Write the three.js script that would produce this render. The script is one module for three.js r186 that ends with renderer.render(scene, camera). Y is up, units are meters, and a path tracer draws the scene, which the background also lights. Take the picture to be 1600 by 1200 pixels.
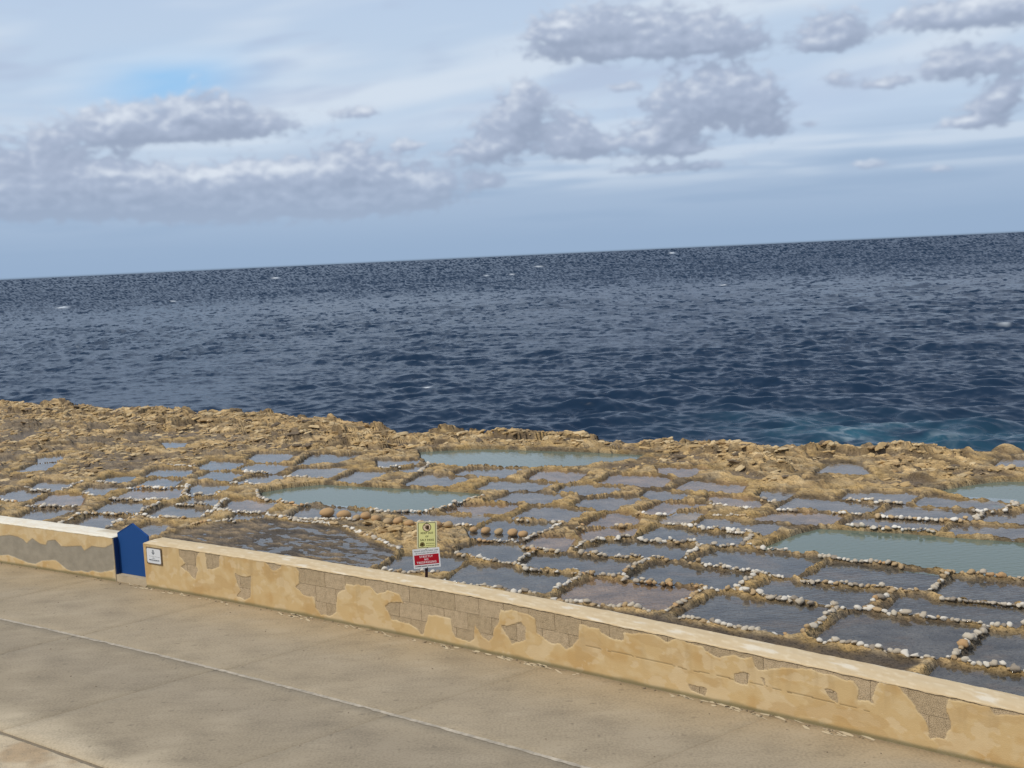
import * as THREE from 'three';
import { mergeGeometries, mergeVertices } from 'three/addons/utils/BufferGeometryUtils.js';

// ------------------------------------------------------------------ camera, sky, sun, exposure
const scene = new THREE.Scene();
const camera = new THREE.PerspectiveCamera(37.85, 4 / 3, 0.1, 60000);
camera.position.set(0, 6.6, 0);
camera.rotation.order = 'YXZ';
camera.rotation.set(-6.529 * Math.PI / 180, 0, -2.684 * Math.PI / 180);
const renderer = new THREE.WebGLRenderer({ antialias: true });
renderer.toneMapping = THREE.LinearToneMapping;
renderer.toneMappingExposure = 1.0;
renderer.shadowMap.enabled = true;
const SKY_STRENGTH = 1.0;
const sun = new THREE.DirectionalLight(new THREE.Color(1.0, 0.93, 0.80), 2.5);
sun.position.set(-37, 54, 2);
sun.target.position.set(0, 0, -24);
sun.castShadow = true; sun.shadow.radius = 9;
sun.shadow.mapSize.set(2048, 2048);
Object.assign(sun.shadow.camera, { left: -45, right: 45, top: 45, bottom: -45, near: 1, far: 150 });
scene.add(sun, sun.target);

// ------------------------------------------------------------------ tools
let seed = 20240611;
const rnd = () => { seed = (seed * 1664525 + 1013904223) >>> 0; return seed / 4294967296; };
const rr = (a, b) => a + (b - a) * rnd();
const clamp = (x, a = 0, b = 1) => x < a ? a : x > b ? b : x;
const lerp = (a, b, t) => a + (b - a) * t;
const sstep = (a, b, x) => { const t = clamp((x - a) / (b - a)); return t * t * (3 - 2 * t); };
const PERM = new Uint16Array(2048), GX = new Float32Array(1024), GY = new Float32Array(1024);
for (let i = 0; i < 1024; i++) { PERM[i] = i; const a = rnd() * Math.PI * 2; GX[i] = Math.cos(a); GY[i] = Math.sin(a); }
for (let i = 1023; i > 0; i--) { const j = Math.floor(rnd() * (i + 1)), t = PERM[i]; PERM[i] = PERM[j]; PERM[j] = t; }
for (let i = 0; i < 1024; i++) PERM[i + 1024] = PERM[i];
// gradient noise, about -1..1; period p (whole number) makes it tile
function noise(x, y, p = 0) {
  const fx = Math.floor(x), fy = Math.floor(y), u = x - fx, v = y - fy;
  let i0 = fx, i1 = fx + 1, j0 = fy, j1 = fy + 1;
  if (p) { i0 = ((i0 % p) + p) % p; i1 = ((i1 % p) + p) % p; j0 = ((j0 % p) + p) % p; j1 = ((j1 % p) + p) % p; }
  i0 &= 1023; i1 &= 1023; j0 &= 1023; j1 &= 1023;
  const a = PERM[PERM[i0] + j0], b = PERM[PERM[i1] + j0], c = PERM[PERM[i0] + j1], d = PERM[PERM[i1] + j1];
  const s = u * u * u * (u * (u * 6 - 15) + 10), t = v * v * v * (v * (v * 6 - 15) + 10);
  const n0 = GX[a] * u + GY[a] * v, n1 = GX[b] * (u - 1) + GY[b] * v, n2 = GX[c] * u + GY[c] * (v - 1), n3 = GX[d] * (u - 1) + GY[d] * (v - 1);
  return 1.5 * ((n0 + (n1 - n0) * s) * (1 - t) + (n2 + (n3 - n2) * s) * t);
}
function fbm(x, y, n = 4, p = 0) { let s = 0, a = 0.5; for (let i = 0; i < n; i++) { s += a * noise(x + i * 17.3 * (p ? 0 : 1), y + i * 9.1 * (p ? 0 : 1), p); x *= 2; y *= 2; p *= 2; a *= 0.5; } return s; }
function ridged(x, y, n = 4) { let s = 0, a = 0.5; for (let i = 0; i < n; i++) { s += a * (1 - Math.abs(noise(x + i * 31.7, y + i * 11.9))); x *= 2; y *= 2; a *= 0.5; } return s; }
// cells of broken rock: [distance to the crack, cell number, offset from the cell's middle]
const cell = { crack: 0, id: 0, dx: 0, dy: 0 };
function cells(x, y) {
  const fx = Math.floor(x), fy = Math.floor(y); let d1 = 9, d2 = 9;
  for (let j = -1; j <= 1; j++) for (let i = -1; i <= 1; i++) {
    const k = PERM[PERM[(fx + i) & 1023] + ((fy + j) & 1023)], px = fx + i + 0.5 + 0.42 * GX[k], py = fy + j + 0.5 + 0.42 * GY[k], dx = x - px, dy = y - py, d = dx * dx + dy * dy;
    if (d < d1) { d2 = d1; d1 = d; cell.id = k; cell.dx = dx; cell.dy = dy; } else if (d < d2) d2 = d;
  }
  cell.crack = Math.sqrt(d2) - Math.sqrt(d1); return cell;
}
const mix3 = (o, c, t) => { o[0] += (c[0] - o[0]) * t; o[1] += (c[1] - o[1]) * t; o[2] += (c[2] - o[2]) * t; };

const counts = {};
function numbered(name) { const n = counts[name] = (counts[name] ?? -1) + 1; return n ? name + '_' + String(n).padStart(3, '0') : name; }
function tag(o, label, category, group, kind) {
  if (label) o.userData.label = label;
  if (category) o.userData.category = category;
  if (group) o.userData.group = group;
  if (kind) o.userData.kind = kind;
  return o;
}
function thing(name, label, category, group, at = [0, 0, 0]) { const o = new THREE.Group(); o.name = numbered(name); o.position.set(...at); scene.add(o); return tag(o, label, category, group); }
function part(name, geometry, material, parent) { const m = new THREE.Mesh(geometry, material); m.name = name; m.castShadow = m.receiveShadow = true; parent.add(m); return m; }
function struct(name, geometry, material, label) { const m = part(numbered(name), geometry, material, scene); return tag(m, label, null, null, 'structure'); }
// grid of nu x nv points -> geometry; f(i, j, out) fills out = [x, y, z, u, v, r, g, b]
function gridGeometry(nu, nv, f, flip = false) {
  const n = nu * nv, P = new Float32Array(n * 3), U = new Float32Array(n * 2), C = new Float32Array(n * 3), I = new Uint32Array((nu - 1) * (nv - 1) * 6), o = new Float64Array(8);
  for (let j = 0, k = 0; j < nv; j++) for (let i = 0; i < nu; i++, k++) {
    f(i, j, o);
    P[k * 3] = o[0]; P[k * 3 + 1] = o[1]; P[k * 3 + 2] = o[2]; U[k * 2] = o[3]; U[k * 2 + 1] = o[4]; C[k * 3] = o[5]; C[k * 3 + 1] = o[6]; C[k * 3 + 2] = o[7];
  }
  for (let j = 0, q = 0; j < nv - 1; j++) for (let i = 0; i < nu - 1; i++) {
    const a = j * nu + i, b = a + 1, c = a + nu, d = c + 1;
    if (flip) { I[q++] = a; I[q++] = b; I[q++] = c; I[q++] = b; I[q++] = d; I[q++] = c; } else { I[q++] = a; I[q++] = c; I[q++] = b; I[q++] = b; I[q++] = c; I[q++] = d; }
  }
  const g = new THREE.BufferGeometry();
  g.setAttribute('position', new THREE.BufferAttribute(P, 3)); g.setAttribute('uv', new THREE.BufferAttribute(U, 2)); g.setAttribute('color', new THREE.BufferAttribute(C, 3));
  g.setIndex(new THREE.BufferAttribute(I, 1)); g.computeVertexNormals();
  return g;
}
function dataTexture(n, f, srgb = false) {
  const d = new Uint8Array(n * n * 4), o = [0, 0, 0];
  for (let y = 0, k = 0; y < n; y++) for (let x = 0; x < n; x++, k += 4) { f(x / n, y / n, o); d[k] = clamp(o[0]) * 255; d[k + 1] = clamp(o[1]) * 255; d[k + 2] = clamp(o[2]) * 255; d[k + 3] = 255; }
  const t = new THREE.DataTexture(d, n, n); t.wrapS = t.wrapT = THREE.RepeatWrapping; t.magFilter = THREE.LinearFilter; t.minFilter = THREE.LinearMipmapLinearFilter;
  if (srgb) t.colorSpace = THREE.SRGBColorSpace;
  t.needsUpdate = true; return t;
}
const grey = (v) => (o) => { o[0] = o[1] = o[2] = v; };

// ------------------------------------------------------------------ places measured for this stretch of coast (metres; y = 0 is the water in the pans)
const ROAD_Y = 0.6, RIDGE = 0.14, SEA_Y = -2.5;
const PAN_ROWS = [
  { name: 'B6', row: 1, floor: 'd', edge: 'n', at: [-2.71, -24.75, -1.21, -24.16, -1.62, -23.16, -2.91, -23.53] },
  { name: 'B5', row: 1, floor: 'd', edge: 'nrf', at: [-1.08, -23.63, 1.16, -22.57, 0.42, -21.4, -1.47, -22.37] },
  { name: 'B4', row: 1, floor: 'b', edge: 'nrf', at: [1.51, -22.19, 3.46, -21.26, 2.42, -19.96, 0.72, -20.94] },
  { name: 'B3', row: 1, floor: 'd', edge: 'nrf', at: [3.83, -20.7, 5.58, -19.77, 4.53, -18.35, 2.89, -19.52] },
  { name: 'B1', row: 1, floor: 'd', edge: 'nrf', at: [5.88, -19.25, 7.61, -18.28, 6.52, -17.0, 4.93, -18.1] },
  { name: 'A1', row: 1, floor: 'd', edge: 'f', at: [6.47, -16.59, 7.88, -15.82, 7.27, -14.59, 5.9, -15.87] },
  { name: 'C9', row: 2, floor: 'd', edge: 'nr', at: [-0.95, -25.45, 0.26, -24.77, -0.22, -23.73, -1.39, -24.58] },
  { name: 'C6', row: 2, floor: 'd', edge: 'nr', at: [0.46, -24.3, 2.44, -23.32, 1.93, -22.23, -0.02, -23.13] },
  { name: 'C5', row: 2, floor: 'd', edge: 'nr', at: [3.03, -23.07, 4.59, -22.0, 3.86, -21.06, 2.07, -21.97] },
  { name: 'C4', row: 2, floor: 'd', edge: 'nr', at: [5.04, -21.43, 6.78, -20.48, 5.85, -19.52, 4.33, -20.65] },
  { name: 'C3', row: 2, floor: 'd', edge: 'nr', at: [7.11, -20.07, 9.05, -19.1, 8.21, -18.25, 6.51, -19.2] },
  { name: 'B2', row: 2, floor: 'd', edge: 'nr', at: [7.83, -17.93, 9.2, -17.25, 8.14, -15.97, 6.83, -16.76] },
  { name: 'C10', row: 3, floor: 'b', edge: 'n', at: [0.31, -25.81, 1.2, -25.46, 0.93, -24.38, 0.05, -24.82] },
  { name: 'C8', row: 3, floor: 'd', edge: 'nrl', at: [2.0, -25.2, 3.81, -24.29, 3.26, -23.27, 1.34, -24.14] },
  { name: 'C7', row: 3, floor: 'd', edge: 'nf', at: [4.43, -23.96, 6.4, -22.89, 5.33, -21.71, 3.58, -22.91] },
  { name: 'C1', row: 3, floor: 'd', edge: 'nr', at: [6.37, -22.45, 8.37, -21.6, 7.46, -20.4, 5.48, -21.32] },
  { name: 'C2', row: 3, floor: 'd', edge: 'n', at: [8.4, -21.01, 10.3, -20.01, 9.71, -18.86, 7.6, -19.9] },
  { name: 'E1', row: 4, floor: 'd', edge: 'nr', at: [-0.42, -27.63, 0.98, -27.08, 0.01, -25.47, -0.99, -25.66, -1.13, -26.77] },
  { name: 'C11', row: 4, floor: 'b', edge: 'nf', at: [1.46, -26.46, 2.74, -26.21, 2.49, -25.24, 1.6, -25.12] },
  { name: 'D1', row: 4, floor: 'd', edge: 'nrf', at: [3.34, -26.09, 5.11, -25.08, 4.65, -24.09, 2.76, -25.01] },
  { name: 'E7', row: 5, floor: 's', edge: 'n', at: [-3.02, -28.94, -0.76, -28.11, -1.05, -27.2, -2.48, -27.7] },
  { name: 'E2', row: 5, floor: 's', edge: 'n', at: [0.52, -29.02, 1.86, -28.37, 1.04, -26.99, -0.16, -27.57] },
  { name: 'E4', row: 5, floor: 'b', edge: 'n', at: [2.44, -27.82, 3.06, -27.62, 2.69, -26.39, 1.32, -26.21] },
  { name: 'D2', row: 5, floor: 's', edge: 'nf', at: [4.63, -26.75, 6.28, -25.96, 5.53, -24.96, 4.14, -25.85] },
  { name: 'E6', row: 6, floor: 'b', edge: '-', at: [-1.58, -29.54, 0.07, -29.35, -0.53, -28.22, -1.94, -28.66] },
  { name: 'E3', row: 6, floor: 's', edge: '-', at: [2.11, -29.86, 3.44, -29.33, 2.39, -28.12, 1.4, -28.63] },
  { name: 'E4b', row: 6, floor: 'b', edge: 'n', at: [3.94, -28.68, 4.92, -28.24, 3.75, -27.33, 2.9, -27.58] },
  { name: 'D10', row: 6, floor: 'b', edge: '-', at: [6.9, -27.18, 7.9, -26.63, 7.18, -25.63, 5.37, -26.32] },
  { name: 'D3', row: 6, floor: 's', edge: 'n', at: [8.28, -26.28, 9.88, -25.38, 9.38, -24.52, 7.65, -25.47] },
  { name: 'D4', row: 6, floor: 's', edge: '-', at: [10.15, -25.2, 12.34, -24.0, 11.82, -22.98, 9.47, -24.32] },
  { name: 'E8', row: 7, floor: 's', edge: 'n', at: [-5.66, -30.57, -3.76, -29.46, -4.12, -28.38, -5.94, -28.97] },
  { name: 'F2', row: 7, floor: 's', edge: '-', at: [0.07, -30.9, 1.65, -30.21, 0.62, -29.11, -0.75, -29.8] },
  { name: 'F4', row: 7, floor: 's', edge: '-', at: [3.69, -30.18, 4.63, -29.8, 4.18, -28.88, 3.32, -29.31] },
  { name: 'D12', row: 7, floor: 'b', edge: 'n', at: [5.19, -29.19, 6.4, -28.46, 5.95, -27.66, 5.01, -28.16] },
  { name: 'D9', row: 7, floor: 's', edge: 'n', at: [7.32, -28.49, 8.96, -27.39, 8.3, -26.46, 6.5, -27.33] },
  { name: 'D5', row: 7, floor: 's', edge: 'nr', at: [9.48, -27.28, 11.02, -26.39, 10.35, -25.25, 8.59, -26.19] },
  { name: 'D6', row: 7, floor: 's', edge: '-', at: [11.32, -26.13, 13.18, -25.35, 12.58, -24.19, 10.64, -25.13] },
  { name: 'F1', row: 8, floor: 's', edge: '-', at: [-0.61, -32.59, 1.07, -31.92, 0.49, -30.87, -1.14, -31.33] },
  { name: 'F3', row: 8, floor: 's', edge: '-', at: [1.63, -31.6, 3.01, -30.93, 2.2, -29.8, 1.03, -30.48] },
  { name: 'F10', row: 8, floor: 'b', edge: '-', at: [5.01, -31.18, 6.26, -30.53, 5.88, -29.39, 4.27, -30.09] },
  { name: 'D11', row: 8, floor: 's', edge: 'n', at: [8.87, -28.93, 10.28, -28.38, 9.67, -27.38, 8.35, -28.04] },
  { name: 'D7', row: 8, floor: 's', edge: 'nr', at: [10.61, -28.08, 12.26, -27.19, 11.42, -26.01, 9.67, -26.94] },
  { name: 'F5', row: 9, floor: 's', edge: '-', at: [-2.85, -34.2, -1.33, -33.34, -2.01, -32.07, -3.24, -32.64] },
  { name: 'F6', row: 9, floor: 's', edge: '-', at: [-1.26, -35.08, 0.26, -34.49, -0.39, -33.03, -1.93, -33.8] },
  { name: 'F7', row: 9, floor: 'b', edge: '-', at: [0.9, -33.91, 2.03, -33.13, 1.53, -31.71, 0.38, -32.64] },
  { name: 'F8', row: 9, floor: 'b', edge: '-', at: [2.9, -32.62, 4.54, -32.13, 3.97, -30.68, 2.33, -31.42] },
  { name: 'F9', row: 9, floor: 'b', edge: '-', at: [4.4, -33.45, 5.61, -33.05, 4.9, -31.84, 4.29, -32.09] },
  { name: 'F13', row: 10, floor: 'k', edge: '-', at: [-6.93, -38.79, -5.29, -38.1, -6.08, -36.83, -7.27, -36.66] },
  { name: 'F14', row: 10, floor: 's', edge: 'n', at: [-4.52, -36.93, -3.12, -36.57, -3.49, -35.47, -4.32, -35.57] },
  { name: 'F15', row: 10, floor: 's', edge: 'r', at: [-3.64, -35.68, -3.0, -35.52, -3.23, -34.33, -3.96, -34.83] },
  { name: 'G4', row: 11, floor: 's', edge: 'f', at: [-12.0, -37.42, -10.61, -36.85, -10.75, -35.53, -12.21, -36.1] },
  { name: 'G2', row: 11, floor: 's', edge: '-', at: [-10.5, -38.35, -9.13, -37.88, -9.49, -36.42, -10.68, -36.84] },
  { name: 'G1', row: 11, floor: 's', edge: '-', at: [-9.09, -39.62, -7.59, -38.96, -8.05, -37.45, -9.24, -38.01] },
  { name: 'G5', row: 12, floor: 's', edge: '-', at: [-9.92, -36.35, -8.8, -35.97, -9.04, -34.6, -10.19, -35.08] },
  { name: 'G3', row: 12, floor: 's', edge: 'n', at: [-8.88, -37.34, -7.49, -36.87, -7.83, -35.46, -9.16, -36.12] },
  { name: 'F12', row: 12, floor: 's', edge: 'n', at: [-6.98, -36.18, -5.5, -35.7, -5.87, -34.25, -7.16, -34.66] },
  { name: 'G20', row: 13, floor: 'k', edge: 'n', at: [-13.31, -36.52, -12.36, -36.07, -12.47, -35.0, -13.4, -35.22] },
  { name: 'G7', row: 13, floor: 's', edge: 'n', at: [-11.59, -35.68, -10.74, -35.16, -10.66, -33.79, -11.91, -34.17] },
  { name: 'G6', row: 13, floor: 's', edge: 'n', at: [-8.21, -35.29, -7.24, -34.95, -7.69, -33.68, -8.78, -34.03] },
  { name: 'F11', row: 13, floor: 's', edge: '-', at: [-4.98, -35.14, -3.99, -34.69, -4.71, -33.27, -5.47, -33.75] },
  { name: 'G18', row: 14, floor: 's', edge: 'nr', at: [-15.41, -35.95, -14.02, -35.22, -14.32, -34.14, -15.15, -34.53] },
  { name: 'G19', row: 14, floor: 's', edge: 'n', at: [-13.37, -34.77, -12.29, -34.23, -12.54, -33.27, -13.14, -33.59] },
  { name: 'G9', row: 14, floor: 'b', edge: 'nf', at: [-11.65, -33.89, -10.07, -33.54, -9.99, -31.99, -11.88, -32.49] },
  { name: 'G8', row: 14, floor: 's', edge: 'nl', at: [-9.92, -34.27, -8.73, -33.8, -9.13, -32.24, -9.81, -32.66] },
  { name: 'G17', row: 15, floor: 's', edge: 'nf', at: [-15.7, -34.71, -14.51, -34.16, -14.73, -32.85, -15.95, -33.2] },
  { name: 'G21', row: 15, floor: 'b', edge: 'n', at: [-14.13, -33.7, -13.21, -33.5, -12.71, -31.81, -14.18, -31.87] },
  { name: 'G14', row: 15, floor: 's', edge: 'nfr', at: [-11.74, -32.29, -10.38, -31.4, -10.62, -30.23, -11.81, -30.72] },
  { name: 'G10', row: 15, floor: 's', edge: 'nf', at: [-9.41, -32.21, -8.77, -31.99, -8.56, -30.92, -9.69, -31.32] },
  { name: 'G12', row: 15, floor: 'b', edge: 'nl', at: [-8.04, -31.57, -6.66, -31.11, -7.07, -29.73, -8.18, -30.35] },
  { name: 'G16', row: 16, floor: 's', edge: 'nf', at: [-13.8, -31.63, -12.58, -31.3, -13.02, -29.88, -13.8, -30.34] },
  { name: 'G15', row: 16, floor: 's', edge: 'nlr', at: [-11.63, -30.62, -10.49, -29.93, -11.0, -28.62, -12.11, -29.33] },
  { name: 'G11', row: 16, floor: 's', edge: 'nr', at: [-9.95, -31.4, -8.43, -30.59, -8.69, -29.46, -10.18, -29.99] },
  { name: 'G13', row: 16, floor: 's', edge: 'nf', at: [-7.49, -29.78, -6.84, -29.42, -6.93, -28.52, -7.57, -28.86] },
  { name: 'G24', row: 16, floor: 's', edge: 'n', at: [-9.72, -29.05, -9.17, -28.73, -9.24, -27.54, -9.74, -27.7] },
  { name: 'E5', row: 5, floor: 't', edge: '-', at: [4.03, -27.84, 4.63, -27.51, 4.03, -26.39, 3.47, -26.57] },
  { name: 'D14', row: 8, floor: 's', edge: 'n', at: [6.71, -29.58, 7.36, -29.27, 6.7, -28.25, 6.28, -28.42] },
  { name: 'H1', row: 17, floor: 's', edge: '-', at: [-17.04, -39.53, -16.33, -39.47, -16.31, -38.01, -17.17, -37.76] },
  { name: 'H2', row: 17, floor: 's', edge: '-', at: [-17.59, -41.08, -16.92, -41.31, -16.49, -39.9, -17.01, -39.65] },
  { name: 'H3', row: 17, floor: 's', edge: '-', at: [-13.72, -43.29, -12.84, -43.19, -12.55, -41.55, -12.9, -41.5] },
  { name: 'K1', row: 18, floor: 's', edge: '-', at: [9.56, -32.88, 10.06, -32.65, 9.88, -30.91, 8.66, -31.5] },
  { name: 'K2', row: 18, floor: 's', edge: '-', at: [14.45, -32.35, 16.4, -31.95, 15.63, -30.43, 13.71, -31.31] },
  { name: 'D0', row: 19, floor: 'w', edge: 'nf', at: [-8.38, -28.16, -6.92, -28.99, -4.65, -27.45, -2.81, -24.71, -3.94, -22.87, -8.75, -26.7] },
  { name: 'P1', row: 20, floor: 'p', edge: 'n', at: [-7.45, -32.67, -6.86, -33.09, -5.95, -33.35, -3.51, -32.24, -1.23, -31.1, -1.12, -30.57, -1.86, -29.48, -2.51, -29.0, -3.55, -29.22, -5.03, -30.0, -6.21, -30.66, -7.1, -31.36] },
  { name: 'P2', row: 20, floor: 'p', edge: 'n', at: [5.34, -23.85, 6.39, -24.9, 7.02, -25.32, 8.36, -24.7, 10.87, -23.55, 12.44, -22.62, 11.1, -20.18, 9.65, -20.89, 8.29, -21.52, 7.07, -22.45, 6.41, -22.92] },
  { name: 'P3', row: 20, floor: 'p', edge: '-', at: [11.06, -28.68, 12.1, -29.18, 12.89, -29.43, 15.41, -29.0, 13.71, -25.8, 12.16, -26.69, 11.06, -27.45] },
  { name: 'P0', row: 20, floor: 'p', edge: '-', at: [-3.18, -38.42, -2.33, -38.45, -0.99, -38.34, 0.33, -37.72, 2.45, -36.77, 4.15, -35.84, 3.64, -34.98, 2.7, -34.67, 2.08, -34.39, 0.88, -34.37, -1.13, -34.77, -2.17, -35.47, -2.96, -36.49] },
];
const BARE_PATCHES = [
  [4.31, 0.85, 4.9, 0.9, 4.73, 0.71, 4.69, 0.56, 4.74, 0.5, 4.64, 0.31, 4.52, 0.42, 4.33, 0.5, 4.43, 0.59, 4.29, 0.7],
  [5.0, 0.86, 5.4, 0.89, 5.33, 0.63, 5.15, 0.55, 5.01, 0.55],
  [5.76, 0.55, 5.94, 0.51, 6.14, 0.52, 6.09, 0.16, 5.93, 0.08, 5.77, 0.12, 5.85, 0.25, 5.78, 0.36],
  [6.5, 0.9, 6.94, 0.92, 6.9, 0.77, 6.68, 0.73],
  [7.25, 0.94, 8.96, 0.86, 9.81, 0.88, 9.8, 0.77, 9.6, 0.72, 9.11, 0.64, 8.95, 0.74, 8.41, 0.69, 8.38, 0.61, 8.2, 0.51, 8.15, 0.19, 7.99, 0.09, 7.79, 0.08, 7.7, 0.18, 7.68, 0.37, 7.39, 0.4, 7.22, 0.48, 7.32, 0.55, 7.36, 0.77],
  [8.89, 0.89, 11.81, 0.85, 11.81, 0.74, 11.6, 0.71, 11.52, 0.51, 11.46, 0.38, 11.35, 0.17, 11.24, 0.24, 11.09, 0.42, 11.06, 0.18, 10.95, 0.13, 10.7, 0.14, 10.63, 0.24, 10.62, 0.43, 10.16, 0.44, 10.05, 0.07, 9.98, 0.06, 9.89, 0.18, 9.66, 0.22, 9.39, 0.23, 9.28, 0.41, 9.41, 0.53, 9.68, 0.53, 9.59, 0.69, 9.19, 0.69],
  [11.6, 0.47, 11.97, 0.58, 12.05, 0.5, 12.03, 0.32, 11.78, 0.22, 11.67, 0.36],
  [11.81, 0.88, 12.33, 0.88, 13.74, 0.8, 14.71, 0.86, 15.88, 0.84, 15.87, 0.58, 15.74, 0.56, 15.66, 0.73, 15.52, 0.69, 15.38, 0.7, 15.18, 0.62, 14.99, 0.68, 14.95, 0.73, 14.71, 0.74, 14.64, 0.79, 14.39, 0.71, 14.17, 0.78, 13.73, 0.7, 13.71, 0.63, 13.57, 0.58, 13.37, 0.64, 13.33, 0.71, 12.99, 0.71, 12.96, 0.5, 12.77, 0.3, 12.67, 0.36, 12.48, 0.35, 12.25, 0.46, 12.24, 0.67, 12.07, 0.74, 11.8, 0.72],
  [15.4, 0.45, 15.6, 0.47, 15.59, 0.33, 15.42, 0.34],
  [15.75, 0.47, 15.85, 0.48, 15.83, 0.38],
  [14.75, 0.14, 15.0, 0.16, 14.95, 0.07, 14.76, 0.07],
  [15.88, 0.84, 17.05, 0.85, 17.98, 0.86, 18.93, 0.85, 19.26, 0.85, 19.26, 0.71, 18.63, 0.62, 18.58, 0.68, 18.39, 0.7, 18.1, 0.69, 18.09, 0.55, 18.12, 0.5, 18.14, 0.33, 18.08, 0.19, 17.9, 0.14, 17.83, 0.38, 17.75, 0.5, 17.62, 0.63, 17.51, 0.74, 17.3, 0.71, 17.25, 0.63, 17.25, 0.43, 17.04, 0.43, 17.06, 0.59, 17.0, 0.68, 16.72, 0.69, 16.54, 0.71, 16.09, 0.68, 15.87, 0.58],
  [16.6, 0.49, 16.79, 0.48, 16.78, 0.35, 16.72, 0.36],
];
const CEMENT_PATCH = [-2.17, 0.63, -1.52, 0.58, -1.2, 0.59, -0.87, 0.64, -0.59, 0.63, -0.41, 0.58, -0.32, 0.51, -0.12, 0.64, 0.12, 0.54, 0.3, 0.54, 0.37, 0.63, 0.62, 0.67, 0.79, 0.55, 1.42, 0.62, 1.5, 0.53, 1.75, 0.65, 2.01, 0.65, 2.15, 0.66, 2.43, 0.78, 2.36, 0.23, 1.94, 0.13, 1.68, 0.14, 1.56, 0.09, 1.35, 0.1, 1.08, 0.06, 0.9, 0.08, 0.68, 0.19, 0.56, 0.24, 0.12, 0.18, -0.1, 0.09, -0.32, 0.09, -0.78, 0.17, -0.97, 0.2, -1.26, 0.16, -2.24, 0.18];
const COAST = [-26.5, -57.7, -22.2, -55.1, -18.2, -52.5, -14.4, -49.7, -12.0, -49.3, -10.4, -47.4, -7.9, -45.2, -6.1, -43.6, -3.9, -41.1, -1.2, -40.2, 1.0, -38.8, 4.2, -36.8, 6.2, -35.9, 8.0, -34.9, 9.4, -34.3, 11.8, -34.1, 12.6, -33.1, 13.5, -32.5, 14.5, -31.4];
// where crests are breaking white: x, z, width
const WHITECAPS = [[-132.9, -334.9, 7], [24.8, -863.9, 5], [2.6, -559.5, 3], [-191.3, -930.0, 4], [-6.4, -80.5, 9], [-7.3, -79.2, 5], [50.1, -261.0, 4], [-103.9, -348.8, 3], [43.4, -106.4, 6], [-10.1, -557.0, 3], [325.8, -2211.8, 3], [20.2, -63.8, 8]];
// clouds: bearing, height above the horizon, half width, half height (degrees)
const CLOUDS = [
  [-14.09, 7.76, 1.7, 0.98], [-16.52, 7.14, 2.29, 0.98], [-18.85, 7.01, 1.64, 1.05], [-12.01, 7.07, 2.22, 0.65], [-15.38, 6.46, 4.91, 0.46], [-22.35, 5.43, 2.62, 1.64],
  [-22.78, 3.69, 3.11, 1.14], [-18.51, 4.12, 2.29, 1.31], [-14.37, 4.01, 3.43, 1.11], [-10.67, 4.14, 2.62, 1.18], [-7.54, 4.94, 1.57, 1.44], [-15.31, 3.61, 9.81, 0.98],
  [-6.61, 3.49, 3.27, 1.31], [-12.31, 2.92, 7.52, 1.05], [-4.7, 3.41, 1.8, 0.92], [-7.17, 7.31, 1.24, 0.39], [1.3, 7.54, 1.37, 1.18], [0.34, 6.19, 2.22, 1.37],
  [-1.13, 5.1, 2.16, 0.72], [3.8, 6.02, 1.31, 1.18], [3.92, 5.07, 1.7, 0.65], [-4.82, 5.69, 0.78, 0.43], [-0.75, 3.75, 0.92, 0.39], [8.64, 6.21, 2.16, 1.77],
  [7.27, 5.11, 1.64, 0.78], [10.79, 7.29, 2.09, 1.24], [12.39, 7.17, 1.7, 1.18], [13.03, 5.67, 1.37, 0.98], [9.32, 4.77, 0.92, 0.29], [6.26, 7.95, 0.78, 0.29],
  [8.5, 3.91, 3.92, 0.29], [5.89, 10.77, 3.92, 1.57], [10.4, 10.01, 2.94, 1.24], [2.97, 10.64, 1.47, 0.85], [7.11, 9.71, 4.91, 0.46], [16.28, 9.94, 1.57, 1.11],
  [15.98, 9.25, 1.31, 0.46], [21.69, 9.94, 3.43, 0.78], [23.86, 9.99, 3.11, 0.98], [16.69, 7.57, 0.92, 0.52], [21.41, 7.86, 1.57, 0.85], [23.65, 7.62, 1.9, 0.78],
  [18.87, 7.24, 1.31, 0.39], [23.06, 5.64, 1.18, 0.85], [23.92, 6.18, 0.85, 0.72], [21.96, 5.07, 1.5, 0.33], [17.82, 3.52, 0.88, 0.29], [20.98, 3.09, 0.88, 0.26],
  [15.33, 5.6, 0.43, 0.23],
];

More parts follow.
